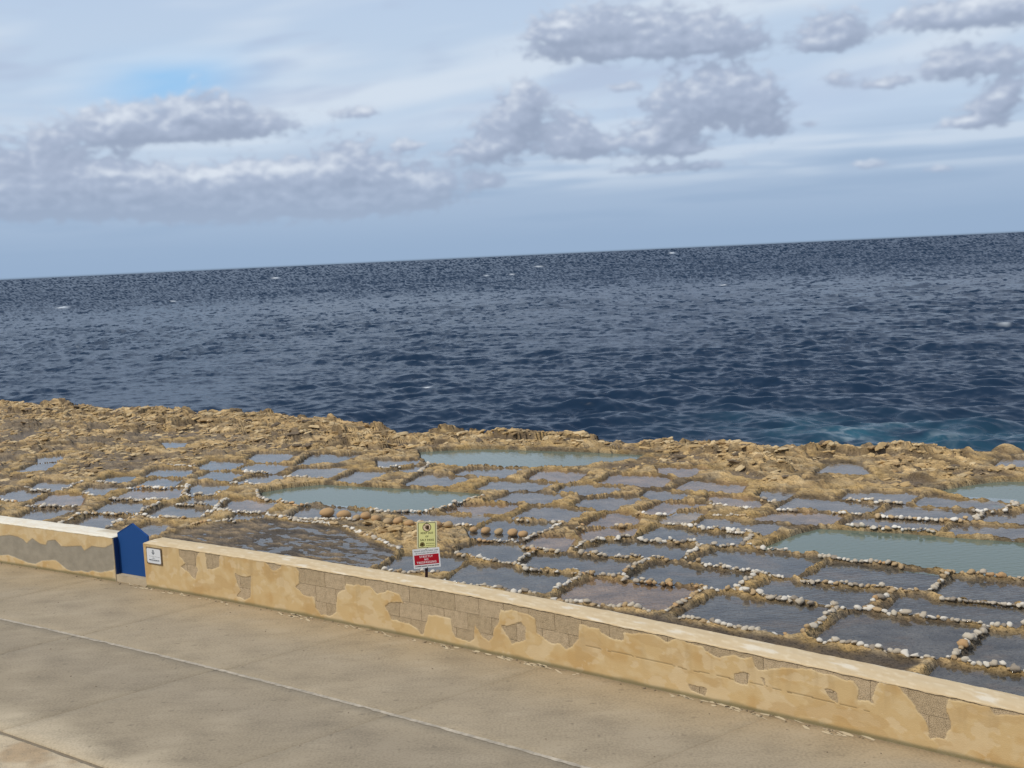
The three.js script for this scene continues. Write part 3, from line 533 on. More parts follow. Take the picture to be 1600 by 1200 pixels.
for (let row = 1; row <= 20; row++) {
  const list = PANS.filter((p) => p.row === row).sort((a, b) => a.cx / -a.cz - b.cx / -b.cz);
  list.forEach((p, i) => {
    p.label = POOLS[p.name] ?? (p.floor === 'w' ? 'wide dark wet rock basin behind the wall, between the blue gate and the signs'
      : row >= 17 ? `small puddle ${ROW_PLACE[row]}, ${ORD[i]} from left` : `${LOOK[p.floor]}, ${ORD[i]} from left ${ROW_PLACE[row]}`);
  });
}
PANS.forEach((p, index) => {
  const pool = p.floor === 'p', puddle = p.row === 17 || p.row === 18;
  const t = thing(pool ? 'pool' : puddle ? 'puddle' : 'salt_pan', p.label, pool ? 'pool' : puddle ? 'puddle' : 'salt pan', pool ? 'large pools among the salt pans' : puddle ? null : 'salt pans on the rock shelf', [p.cx, 0, p.cz]);
  // water: the outline run a little way under the banks
  const q = p.pts, n = q.length, out = [];
  for (let i = 0; i < n; i++) {
    const a = q[(i + n - 1) % n], b = q[i], c = q[(i + 1) % n];
    let n1 = [b[1] - a[1], a[0] - b[0]], n2 = [c[1] - b[1], b[0] - c[0]]; const l1 = Math.hypot(...n1), l2 = Math.hypot(...n2);
    let nx = n1[0] / l1 + n2[0] / l2, nz = n1[1] / l1 + n2[1] / l2; const l = Math.hypot(nx, nz) || 1; nx /= l; nz /= l;
    const d = 0.155, s1 = signedDistance(q, b[0] + nx * 0.02, b[1] + nz * 0.02) > 0 ? 1 : -1;
    out.push(new THREE.Vector2(b[0] + nx * d * s1 - p.cx, -(b[1] + nz * d * s1 - p.cz)));
  }
  const g = new THREE.ShapeGeometry(new THREE.Shape(out)); g.rotateX(-Math.PI / 2);
  const pos = g.attributes.position, uv = g.attributes.uv; for (let i = 0; i < pos.count; i++) uv.setXY(i, (pos.getX(i) + p.cx) / 2.2, (pos.getZ(i) + p.cz) / 2.2);
  g.translate(0, p.level + (index % 7) * 0.0022 - 0.006, 0);
  part('water', g, pool ? poolWater : water, t);
  // stones
  const far = [];
  for (const [a, b] of edges(p)) {
    const L = Math.hypot(b[0] - a[0], b[1] - a[1]); let nx = -(b[1] - a[1]) / L, nz = (b[0] - a[0]) / L;
    if (signedDistance(q, (a[0] + b[0]) / 2 + nx * 0.05, (a[1] + b[1]) / 2 + nz * 0.05) < 0) { nx = -nx; nz = -nz; }
    for (let s = rr(0, 0.1); s < L;) {
      const big = 1.04 + 0.28 * noise(s * 0.6 + index, index * 3.3), size = (0.065 + 0.06 * Math.pow(rnd(), 1.4)) * big, x = a[0] + (b[0] - a[0]) * s / L, z = a[1] + (b[1] - a[1]) * s / L;
      s += size * rr(0.92, 1.08);
      if (noise(x * 0.75 + 12, z * 0.75 + 60) > 0.62 || rnd() < 0.015) continue;
      let best = -9, o = 0.2; for (const k of [0.10, 0.15, 0.20, 0.25]) { groundAt(x + nx * k, z + nz * k); const q2 = ground.sd - Math.abs(k - 0.2) * 0.3; if (q2 > best) { best = q2; o = k; } }
      o += rr(-0.018, 0.018);
      const X = x + nx * o, Z = z + nz * o;
      if (laid(X, Z, size)) continue;
      const y = groundAt(X, Z);
      if (ground.sd < -0.03) continue;
      const two = rnd() < 0.10 && best > 0.12 ? 2 : 1;
      for (let k = 0; k < two; k++) {
        const e = k ? size * 0.8 : size, gx = X + (k ? nx * size * 0.8 : 0), gz = Z + (k ? nz * size * 0.8 : 0), gi = Math.floor(rnd() * STONES.length), mi = stoneMaterialAt(gx, gz);
        const m = new THREE.Mesh(STONES[gi], stoneMaterials[mi]);
        m.position.set(gx - p.cx, Math.max(y, 0.03) + e * 0.17, gz - p.cz); m.rotation.set(rr(-0.3, 0.3), rr(0, 6.28), rr(-0.3, 0.3)); m.scale.set(e * rr(0.95, 1.35), e * rr(0.85, 1.1), e * rr(0.85, 1.1));
        if (Math.hypot(gx, gz) < 25.5) { m.name = 'stone'; m.castShadow = m.receiveShadow = true; t.add(m); } else far.push(m);
      }
    }
  }
  if (far.length) {
    const gs = far.map((m) => { m.updateMatrix(); const g2 = m.geometry.clone().applyMatrix4(m.matrix), c = m.material.color, n2 = g2.attributes.position.count, C = new Float32Array(n2 * 3); for (let i = 0; i < n2; i++) { C[i * 3] = c.r; C[i * 3 + 1] = c.g; C[i * 3 + 2] = c.b; } g2.setAttribute('color', new THREE.BufferAttribute(C, 3)); return g2; });
    M.farStone ??= std('farStone', { vertexColors: true, roughness: 0.9 });
    const m = part('stones', mergeGeometries(gs), M.farStone, t); m.userData.kind = 'stuff';
  }
});

// big rounded orange boulders standing in a line before the middle pool
{
  const spots = [[-5.05, -29.1, 0.46], [-4.55, -28.75, 0.44], [-4.18, -28.42, 0.30], [-3.92, -28.24, 0.36], [-3.62, -28.0, 0.33], [-3.30, -27.78, 0.36], [-3.02, -27.55, 0.31], [-2.72, -27.32, 0.30], [-2.42, -27.18, 0.33], [-2.02, -26.98, 0.36], [-1.72, -26.84, 0.28], [-1.10, -26.62, 0.26], [-0.80, -26.45, 0.30], [-0.48, -26.30, 0.27], [-0.15, -26.1, 0.33], [0.1, -25.92, 0.3]];
  const name = ['largest round orange boulder at the left end of the boulder line before the middle pool', 'second boulder from the left end of the orange boulder line before the middle pool'];
  spots.forEach(([x, z, d], i) => {
    const g = stoneGeometry(0.95, 0.14); const m = part(numbered('boulder'), g, stoneMaterials[BOULDER_TONES[i % 8]], scene);
    d *= 0.68; m.position.set(x, Math.max(0, groundAt(x, z)) + d * 0.26, z); m.scale.set(d * 1.34, d * 0.86, d * 1.1); m.rotation.z = rr(-0.15, 0.15); m.rotation.y = 0.72 + rr(-0.4, 0.4);
    tag(m, name[i] ?? (i < 11 ? `rounded orange boulder, ${['third', 'fourth', 'fifth', 'sixth', 'seventh', 'eighth', 'ninth', 'tenth', 'eleventh'][i - 2]} from the left in the line before the middle pool` : `small orange boulder right of the yellow sign, ${ORD[i - 11]} from the left there`), 'boulder', 'orange boulders edging the dry pan');
  });
}

// ------------------------------------------------------------------ sea
{
  const nu = 1060, radii = []; for (let r = 29; r < 26000;) { radii.push(r); r += Math.min(Math.max(0.13, r * r / 19500), 2500); }
  const nv = radii.length, waves = [];
  const main = 1.9;   // the way the waves run, radians from +x towards +z
  for (let i = 0; i < 46; i++) {
    const L = 0.55 * Math.pow(12.5, Math.pow(i / 45, 0.95)) * rr(0.9, 1.1), a = main + rr(-1, 1) * rr(0.3, 1.35), k = Math.PI * 2 / L, slope = 0.056 * Math.pow(L / 2.6, L < 2.6 ? 0.1 : -0.35);
    waves.push([Math.cos(a) * k, Math.sin(a) * k, slope / k, rr(0, 6.28)]);
  }
  const N = new Float32Array(nu * nv * 3), DEEP = [0.0095, 0.027, 0.058], AQUA = [0.028, 0.105, 0.155], FOAM = [0.62, 0.66, 0.69];
  let idx = 0;
  const g = gridGeometry(nu, nv, (i, j, o) => {
    const r = radii[j], a = lerp(-33.5, 33.5, i / (nu - 1)) * Math.PI / 180, x = r * Math.sin(a), z = -r * Math.cos(a);
    let h = 0, gx = 0, gz = 0;
    const gust = clamp(0.95 + 0.75 * fbm(x * 0.012 + 4, z * 0.012, 3) + 0.5 * noise(x * 0.06, z * 0.06), 0.35, 1.9);
    for (const [kx, kz, am, ph] of waves) {
      const p = kx * x + kz * z + ph, s = Math.sin(p), c = Math.cos(p);
      // crests sharper than troughs
      h += am * (s + 0.5 * (s * s - 0.5)); gx += am * kx * c * (1 + s); gz += am * kz * c * (1 + s);
    }
    h *= gust; gx *= gust; gz *= gust;
    gx += 0.11 * noise(x * 1.5, z * 1.5) + 0.13 * noise(x * 3.4, z * 3.4 + 9); gz += 0.15 * noise(x * 1.1 + 50, z * 1.7) + 0.15 * noise(x * 2.8 + 50, z * 3.6);
    // far off only the slopes that face the shore are seen between the crests
    { const ux = x / r, uz = z / r, gr = gx * ux + gz * uz, f = sstep(110, 420, r); const q = sstep(220, 1300, r); gx *= 1 - 0.1 * f - 0.74 * q; gz *= 1 - 0.1 * f - 0.74 * q; gx += (0.08 * f + 0.04 * q) * ux; gz += (0.08 * f + 0.04 * q) * uz; if (gr < 0) { gx -= 1.9 * f * gr * ux; gz -= 1.9 * f * gr * uz; } const g2 = gx * ux + gz * uz, lack = Math.max(0, 0.03 - g2) * q; gx += lack * ux; gz += lack * uz; }
    const l = Math.hypot(gx, 1, gz); N[idx++] = -gx / l; N[idx++] = 1 / l; N[idx++] = -gz / l;
    const c = [DEEP[0], DEEP[1], DEEP[2]];
    // water stirred white along the foot of the rocks
    const off = (coastZ(x) - z) * 0.84, churn = Math.exp(-(((x - 18.5) / 7) ** 2)) * Math.exp(-(((off + 3 * noise(x * 0.2, z * 0.2) - 17) / 5.5) ** 2)) * 0.85;
    const aer = clamp(churn * (0.70 + 1.3 * fbm(x * 0.35, z * 0.5, 4)));
    mix3(c, AQUA, aer);
    const lace = ridged(x * 0.55, z * 0.8, 4);
    mix3(c, FOAM, clamp(sstep(0.70, 0.86, lace + 0.05 * aer) * (aer - 0.35) * 0.6));
    // scattered whitecaps on the steepest crests
    const cap = sstep(0.40, 0.56, h + 0.15 * noise(x * 0.9, z * 0.9)) * sstep(0.30, 0.5, noise(x * 0.045 + 9, z * 0.03 + 2) + 0.2 * noise(x * 0.3, z * 0.3));
    if (r < 700) mix3(c, FOAM, cap * 0.85); else mix3(c, FOAM, cap * 0.85 * (rnd() < 0.25 ? 1 : 0));
    for (const [fx, fz, wide] of WHITECAPS) {   // breaking crests
      const R = Math.hypot(fx, fz), dr = (r - R) / (R * R / 15900 * 0.75), dt = (x * fz - z * fx) / R / (R / 1750 * wide);
      if (Math.abs(dr) < 3 && Math.abs(dt) < 3) mix3(c, FOAM, clamp(1.5 * Math.exp(-dr * dr - dt * dt) * (1 + noise(x * 0.8 * 60 / R, z * 60 / R))));
    }
    o[0] = x; o[1] = SEA_Y + h * lerp(0.06, 1, sstep(1100, 260, r)); o[2] = z; o[3] = x / 5.3; o[4] = z / 3.7; o[5] = c[0]; o[6] = c[1]; o[7] = c[2];
  }, true);
  g.setAttribute('normal', new THREE.BufferAttribute(N, 3));
  const m = new THREE.MeshPhysicalMaterial({ vertexColors: true, roughness: 0.24, ior: 1.333, specularIntensity: 0.47 }); m.name = 'sea';
  struct('sea', g, m, 'dark blue choppy open sea reaching to the horizon');
}

// ------------------------------------------------------------------ road of concrete slabs, its kerb side and the bank below the viewpoint
function slab(s0, s1, o0, o1, y, thick, skew, tint) {
  const ns = Math.max(2, Math.ceil((s1 - s0) / 0.22)), no = Math.max(2, Math.ceil((o1 - o0) / 0.22));
  const c = [0, 0, 0];
  return gridGeometry(ns + 3, no + 3, (i, j, o) => {
    const edge = i === 0 || j === 0 || i === ns + 2 || j === no + 2, a = clamp((i - 1) / ns), b = clamp((j - 1) / no), off = lerp(o0, o1, b), s = lerp(s0, s1, a) + skew * off, [x, z] = alongLine(s, off);
    const n = fbm(x * 0.45, z * 0.45, 4), n2 = fbm(x * 1.6 + 5, z * 1.6, 4);
    c[0] = 0.395; c[1] = 0.318; c[2] = 0.214;
    mix3(c, [0.352, 0.288, 0.199], sstep(1.6, 3.0, off) * 0.9);
    mix3(c, [0.425, 0.325, 0.195], sstep(1.5, 0.2, off + 0.6 * n) * 0.7);
    mix3(c, [0.345, 0.28, 0.19], sstep(0.0, 0.35, n) * 0.25);
    mix3(c, [0.44, 0.365, 0.26], sstep(0.08, 0.36, n2) * 0.3);
    mix3(c, [0.30, 0.25, 0.185], Math.exp(-(((off - 3.35) / 0.45) ** 2)) * 0.30 + Math.exp(-(((off - 1.45) / 0.4) ** 2)) * 0.18);
    mix3(c, [0.56, 0.465, 0.325], sstep(4.75, 5.3, off + 0.5 * n2 + 0.35 * n) * 0.8);
    const t = tint * (1 + 0.1 * n2);
    o[0] = x; o[1] = y - (edge ? thick : 0); o[2] = z; o[3] = x / 3.1; o[4] = z / 3.1; o[5] = c[0] * t; o[6] = c[1] * t; o[7] = c[2] * t;
  });
}
const road = thing('road', 'pale concrete slab road running along the near side of the wall', null); road.userData.kind = 'structure';
const SKEW = -0.31, farJoints = [], nearJoints = [];
for (let i = -5; i <= 8; i++) { farJoints.push(5.37 + 3.52 * i + (i === 1 ? 0.05 : 0)); nearJoints.push(8.02 + 2.5 * 0.31 + 3.53 * i); }
for (let i = 0; i < farJoints.length - 1; i++) {
  part('slab', slab(farJoints[i] + 0.005, farJoints[i + 1] - 0.005, -0.02, 2.496, ROAD_Y, 0.1, SKEW, 0.97 + 0.06 * rnd()), M.road, road);
  part('slab', slab(nearJoints[i] + 0.006, nearJoints[i + 1] - 0.006, 2.504, 5.43, ROAD_Y, 0.1, SKEW, 0.96 + 0.06 * rnd()), M.road, road);
}
function ribbon(s0, s1, o0, o1, y, ds, f) {   // flat strip; f(s) may move its two sides and set the colour
  const n = Math.ceil((s1 - s0) / ds);
  return gridGeometry(n + 1, 2, (i, j, o) => { const s = lerp(s0, s1, i / n), q = f(s, j), [x, z] = alongLine(s, (j ? o1 : o0) + q[0]); o[0] = x; o[1] = y; o[2] = z; o[3] = x / 3; o[4] = z / 3; o[5] = q[1]; o[6] = q[2]; o[7] = q[3]; });
}
part('joint_bed', ribbon(-13, 33, -0.3, 5.6, ROAD_Y - 0.025, 0.6, () => [0, 0.24, 0.195, 0.135]), M.limeLine, road);
part('lane_line', ribbon(-12, 32, 2.468, 2.532, ROAD_Y + 0.004, 0.035, (s, j) => { const t = 0.80 + 0.30 * noise(s * 2.5, 3 + j) + 0.25 * noise(s * 11, 9); return [(j ? 1 : -1) * 0.012 * noise(s * 9, 8 * j) - (j ? 1 : 0) * 0.022 * sstep(0.2, 0.5, noise(s * 3.1, 40)), 0.57 * t, 0.495 * t, 0.385 * t]; }), M.limeLine, road);
// pale mortar smears along the foot of the wall
{
  const gs = [];
  for (let i = 0; i < 150; i++) {
    const s = rr(2.6, 22), L = rr(0.05, 0.30), w = rr(0.015, 0.06), o0 = rr(0.03, 0.16), a = rr(-0.5, 0.1), n = 9, sh = new THREE.Shape();
    if (noise(s * 0.7, 3) < -0.15) continue;
    for (let k = 0; k < n; k++) { const t = k / n * Math.PI * 2, q = 0.7 + 0.5 * rnd(), px = Math.cos(t) * L / 2 * q, py = Math.sin(t) * w / 2 * q; k ? sh.lineTo(px, py) : sh.moveTo(px, py); }
    const g = new THREE.ShapeGeometry(sh); g.rotateX(-Math.PI / 2); g.rotateY(facing(s) + a); const [x, z] = alongLine(s, o0); g.translate(x, ROAD_Y + 0.004, z); gs.push(g);
  }
  const m = part('mortar_smears', mergeGeometries(gs), std('smear', { color: new THREE.Color(0.56, 0.47, 0.32) }), road); m.userData.kind = 'stuff';
}
// grit, pebbles and dry scraps lying on the road
{
  const gs = [];
  for (let i = 0; i < 260; i++) {
    const wall = rnd() < 0.6, s = rr(-2, 23), off = wall ? rr(0.02, 0.12) : rr(0.2, 5.3), d = wall ? rr(0.012, 0.035) : rr(0.008, 0.022), [x, z] = alongLine(s, off);
    const g = STONES[i % 8].clone(); g.scale(d, d * 0.7, d); g.rotateY(rr(0, 6)); g.translate(x, ROAD_Y + d * 0.2, z); gs.push(g);
  }
  const m = part('grit', mergeGeometries(gs), std('grit', { color: new THREE.Color(0.22, 0.17, 0.11) }), road); m.userData.kind = 'stuff';
}
// rough verge beyond the gutter gap, then the bank
{
  const c = [0, 0, 0];
  struct('verge', gridGeometry(620, 70, (i, j, o) => {
    const s = -6 + 34 * i / 619, t = j / 69, off = j === 0 ? 5.50 : 5.50 + 9.5 * t * t + 0.3 * t, [x, z] = alongLine(s, off);
    const n = fbm(x * 1.3, z * 1.3, 4), n2 = fbm(x * 7, z * 7, 3), lip = 6.12 + 0.25 * noise(s * 0.9, 4) + 0.12 * noise(s * 3, 9), bank = Math.max(0, off - lip);
    let y = ROAD_Y - 0.004 + 0.012 * n2 + 0.02 * n + (bank > 0 ? Math.min(bank, 6.5) * 0.42 * (0.8 + 0.4 * n) + 0.10 * n2 * sstep(0, 0.3, bank) + 0.02 : 0);
    if (j === 0) y = ROAD_Y - 0.1;
    c[0] = 0.58; c[1] = 0.475; c[2] = 0.325; mix3(c, [0.47, 0.345, 0.21], sstep(-0.05, 0.3, n)); mix3(c, [0.38, 0.30, 0.20], sstep(0.1, 0.4, n2) * 0.5);
    mix3(c, [0.075, 0.055, 0.035], sstep(0.0, 0.14, bank + 0.05 * n2) * (0.75 + 0.3 * n));
    o[0] = x; o[1] = y; o[2] = z; o[3] = x / 1.3; o[4] = z / 1.3; o[5] = c[0]; o[6] = c[1]; o[7] = c[2];
  }), std('verge', { vertexColors: true, map: roadTone, bumpMap: rockBump, bumpScale: 0.012 }), 'rough cement verge and dark soil bank at the near edge of the road');
}

// ------------------------------------------------------------------ roadside wall: cast blocks under peeling yellow plaster
function prism(s0, s1, o0, o1, y0, y1, ds = 0.3) {   // curved box that follows the wall's line; y1 may be a function of s
  const n = Math.max(1, Math.ceil((s1 - s0) / ds)), P = [], I = [], U = [], top = typeof y1 === 'function' ? y1 : () => y1;
  const quad = (a, b, c, d, ua) => { const k = P.length / 3; P.push(...a, ...b, ...c, ...d); U.push(...ua); I.push(k, k + 1, k + 2, k, k + 2, k + 3); };
  const at = (s, o, y) => { const [x, z] = alongLine(s, o); return [x, y, z]; };
  for (let i = 0; i < n; i++) {
    const a = lerp(s0, s1, i / n), b = lerp(s0, s1, (i + 1) / n), ta = top(a), tb = top(b);
    quad(at(a, o1, y0), at(b, o1, y0), at(b, o1, tb), at(a, o1, ta), [a, y0, b, y0, b, tb, a, ta]);
    quad(at(b, o0, y0), at(a, o0, y0), at(a, o0, ta), at(b, o0, tb), [b, y0, a, y0, a, ta, b, tb]);
    quad(at(a, o1, ta), at(b, o1, tb), at(b, o0, tb), at(a, o0, ta), [a, o1, b, o1, b, o0, a, o0]);
    quad(at(a, o0, y0), at(b, o0, y0), at(b, o1, y0), at(a, o1, y0), [a, o0, b, o0, b, o1, a, o1]);
  }
  const T0 = top(s0), T1 = top(s1);
  quad(at(s0, o0, y0), at(s0, o1, y0), at(s0, o1, T0), at(s0, o0, T0), [o0, y0, o1, y0, o1, T0, o0, T0]);
  quad(at(s1, o1, y0), at(s1, o0, y0), at(s1, o0, T1), at(s1, o1, T1), [o1, y0, o0, y0, o0, T1, o1, T1]);
  const g = new THREE.BufferGeometry(); g.setAttribute('position', new THREE.Float32BufferAttribute(P, 3)); g.setAttribute('uv', new THREE.Float32BufferAttribute(U, 2)); g.setIndex(I); g.computeVertexNormals(); return g;
}
const THICK = 0.42, GAP0 = 2.385, GAP1 = 3.29, W0 = -8.5, W1 = 24.5;
const patches = BARE_PATCHES.map((q) => { const pts = []; for (let i = 0; i < q.length; i += 2) pts.push([q[i], q[i + 1]]); const xs = pts.map((p) => p[0]); return { pts, a: Math.min(...xs) - 0.3, b: Math.max(...xs) + 0.3 }; });
const cement = []; for (let i = 0; i < CEMENT_PATCH.length; i += 2) cement.push([CEMENT_PATCH[i], CEMENT_PATCH[i + 1]]);
function bareness(s, h) {   // above 0 where the plaster has come off
  let d = -0.4;
  for (const p of patches) if (s > p.a && s < p.b) d = Math.max(d, -signedDistance(p.pts, s + 0.02 * noise(s * 5, h * 5), h + 0.02 * noise(s * 5 + 30, h * 5)));
  if (s > 19.6) d = Math.max(d, (fbm(s * 0.9, h * 1.1 + 3, 3) + (h - 0.45) * 0.5 - 0.05) * 0.8);
  return d + 0.020 * fbm(s * 9, h * 9, 4) + 0.022 * noise(s * 3.7 + 8, h * 4.4) + 0.006 * noise(s * 55, h * 55);
}
const wall = thing('roadside_wall', 'long low wall with peeling yellow plaster over concrete blocks, right of the blue gate', 'wall');
const wallLeft = thing('roadside_wall', 'short low wall with grey cement band and white top, left of the blue gate', 'wall');
part('core', prism(GAP1, W1, -THICK, -0.014, ROAD_Y - 0.9, (s) => ROAD_Y + wallTop(s) - 0.02), M.core, wall);
part('core', prism(W0, GAP0, -THICK, -0.014, ROAD_Y - 0.9, (s) => ROAD_Y + wallTop(s) - 0.02), M.core, wallLeft);
// blocks, where any of their face shows
{
  const CH = 0.272, BL = 0.463;
  for (let c = 0; c < 4; c++) for (let k = 0; k < 50; k++) {
    const s0 = GAP1 + 0.02 + k * BL - (c % 2) * BL / 2, s1 = s0 + BL; if (s1 < GAP1 + 0.1 || s0 > W1 - 0.1) continue;
    const topH = (s) => wallTop(s) - 0.022;
    // courses hang from the top of the wall
    const y1 = (s) => topH(s) - c * CH - 0.003, y0 = topH((s0 + s1) / 2) - (c + 1) * CH + 0.003; if (y1(s0) < 0.02) continue;
    let shows = false; for (let a = 0; a <= 6 && !shows; a++) for (let b = 0; b <= 4; b++) if (bareness(lerp(s0, s1, a / 6), lerp(Math.max(0, y0), y1(s0), b / 4)) > -0.04) { shows = true; break; }
    if (!shows) continue;
    const g = prism(Math.max(s0, GAP1) + 0.003, s1 - 0.003, -0.013, rr(-0.0015, 0.002), ROAD_Y + Math.max(y0, -0.05), (s) => ROAD_Y + y1(s), 0.5);
    const uv = g.attributes.uv, du = rnd(), dv = rnd(); for (let i = 0; i < uv.count; i++) uv.setXY(i, uv.getX(i) * 1.6 + du, uv.getY(i) * 1.6 + dv);
    part('block', g, rnd() < 0.5 ? M.block : M.blockPale, wall);
  }
}
const PLASTER = [0.59, 0.425, 0.21], PLASTER_DEEP = [0.52, 0.335, 0.135], PLASTER_PALE = [0.65, 0.51, 0.30];
function plasterSkin(s0, s1, bare, left) {
  const ds = 0.0125, ns = Math.round((s1 - s0) / ds), nh = 72, c = [0, 0, 0];
  return gridGeometry(ns + 1, nh, (i, j, o) => {
    const s = lerp(s0, s1, i / ns), top = wallTop(s) - 0.012, h = lerp(-0.03, top, j / (nh - 1)), b = bare(s, h), k = sstep(-0.007, 0.007, b);
    const n = fbm(s * 1.1, h * 1.6, 4), n2 = fbm(s * 4 + 7, h * 5, 4), drip = fbm(s * 3.2, h * 0.5 + 9, 3);
    let off = lerp(0.011 + 0.004 * n + 0.003 * n2, left ? 0.003 + 0.002 * n2 : -0.007, k);
    c[0] = PLASTER[0]; c[1] = PLASTER[1]; c[2] = PLASTER[2];
    mix3(c, PLASTER_DEEP, sstep(0.02, 0.32, n + 0.5 * drip) * 0.75);
    mix3(c, PLASTER_PALE, sstep(0.0, 0.36, n2 - 0.35 * n) * 0.5);
    mix3(c, PLASTER_PALE, sstep(-0.035, -0.008, b) * (0.25 + 0.9 * clamp(n2 + 0.1)));
    { const fl = fbm(s * 2.3 + 60, h * 3.1 + 20, 5), f2 = fbm(s * 1.4 + 10, h * 2.4 + 70, 5), st = fbm(s * 7, h * 0.9 + 30, 3);   // flaked coats of wash over one another, and runs
      mix3(c, [0.66, 0.52, 0.32], sstep(0.10, 0.13, fl) * 0.55); mix3(c, [0.50, 0.335, 0.15], sstep(0.13, 0.17, f2) * 0.5); mix3(c, [0.42, 0.29, 0.14], sstep(0.1, 0.4, st) * 0.35 * sstep(0.1, 0.7, h)); off -= 0.0015 * sstep(0.10, 0.13, fl); }
    if (left) mix3(c, PLASTER_PALE, sstep(0.5, 0.8, h) * 0.35);
    if (left) { const g = [0.31 + 0.08 * n2, 0.275 + 0.07 * n2, 0.215 + 0.055 * n2]; mix3(c, g, k); } else mix3(c, [0.30, 0.24, 0.16], k);
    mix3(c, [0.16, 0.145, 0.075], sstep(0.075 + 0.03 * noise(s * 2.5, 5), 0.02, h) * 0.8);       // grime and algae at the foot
    if (!left && b < -0.02 && Math.abs(h - (0.40 + 0.02 * noise(s * 2, 3) - (s - 14) * 0.022)) < 0.006 && s > 13.1 && s < 17.2 && noise(s * 6, 9) > -0.25) mix3(c, [0.20, 0.14, 0.07], 0.75), off -= 0.006;   // crack
    const [x, z] = alongLine(s, off);
    o[0] = x; o[1] = ROAD_Y + h; o[2] = z; o[3] = s / 0.9; o[4] = h / 0.9; o[5] = c[0]; o[6] = c[1]; o[7] = c[2];
  });
}
part('plaster', plasterSkin(GAP1, W1, bareness, false), M.plaster, wall);
part('plaster', plasterSkin(W0, GAP0, (s, h) => { const d = -signedDistance(cement, s, h) + 0.008 * fbm(s * 10, h * 10, 3); return s < -3.6 ? Math.min(0.1, 0.2 - Math.abs(h - 0.4)) : d; }, true), M.plaster, wallLeft);
// lime coping laid by hand over the top
function coping(s0, s1, white) {
  const ns = Math.round((s1 - s0) / 0.04), prof = 16, c = [0, 0, 0];
  return gridGeometry(ns + 1, prof, (i, j, o) => {
    const s = lerp(s0, s1, i / ns), end = Math.min(i, ns - i) === 0 ? 1 : 0, n = fbm(s * 1.2, 3 + j * 0.2, 3), n2 = fbm(s * 6, j * 0.9, 3), n3 = fbm(s * 2.1 + 4, j * 0.35, 4);
    // profile from the front lip over the top to the back lip
    const t = (j - 2) / (prof - 5); let off, y;
    if (j < 2) { off = 0.016 + 0.006 * noise(s * 4, 7); y = (j === 0 ? -0.016 - 0.010 * noise(s * 3.1, 2) - 0.008 * noise(s * 11, 2) : -0.004); }
    else if (j > prof - 3) { off = -THICK - 0.016; y = j === prof - 1 ? -0.04 : -0.006; }
    else { off = lerp(0.010, -THICK - 0.010, t); y = 0.004 + 0.010 * Math.sin(Math.PI * clamp(t)) + 0.012 * n + 0.007 * n2; }
    if (end) y = Math.min(y, -0.01);
    c[0] = 0.64; c[1] = 0.495; c[2] = 0.30;
    if (white) { c[0] = 0.83; c[1] = 0.77; c[2] = 0.64; mix3(c, [0.5, 0.43, 0.32], sstep(1.55, 1.8, s + 0.15 * n2) * sstep(2.3, 2.1, s) * sstep(0.35, 0.6, t) * 0.8); }
    mix3(c, [0.60, 0.45, 0.26], sstep(0.02, 0.3, n3) * (white ? 0.25 : 0.75)); mix3(c, [0.76, 0.63, 0.43], sstep(0.08, 0.34, n2 - 0.3 * n3) * 0.6);
    if (!white) mix3(c, [0.76, 0.67, 0.52], sstep(0.22, 0.36, fbm(s * 1.7 + 44, j * 0.25, 3)) * 0.9);
    const [x, z] = alongLine(s, off);
    o[0] = x; o[1] = ROAD_Y + wallTop(s) + y; o[2] = z; o[3] = s / 0.9; o[4] = off / 0.9; o[5] = c[0]; o[6] = c[1]; o[7] = c[2];
  });
}
part('coping', coping(GAP1 - 0.006, W1, false), M.plaster, wall);
part('coping', coping(W0, GAP0 + 0.006, true), M.plaster, wallLeft);
part('end_face', prism(GAP1 - 0.012, GAP1, -THICK + 0.01, 0.008, ROAD_Y - 0.02, ROAD_Y + wallTop(3.5) - 0.03), M.cement, wall);
part('end_face', prism(GAP0, GAP0 + 0.012, -THICK + 0.01, 0.008, ROAD_Y - 0.02, ROAD_Y + wallTop(2.2) - 0.03), M.cement, wallLeft);

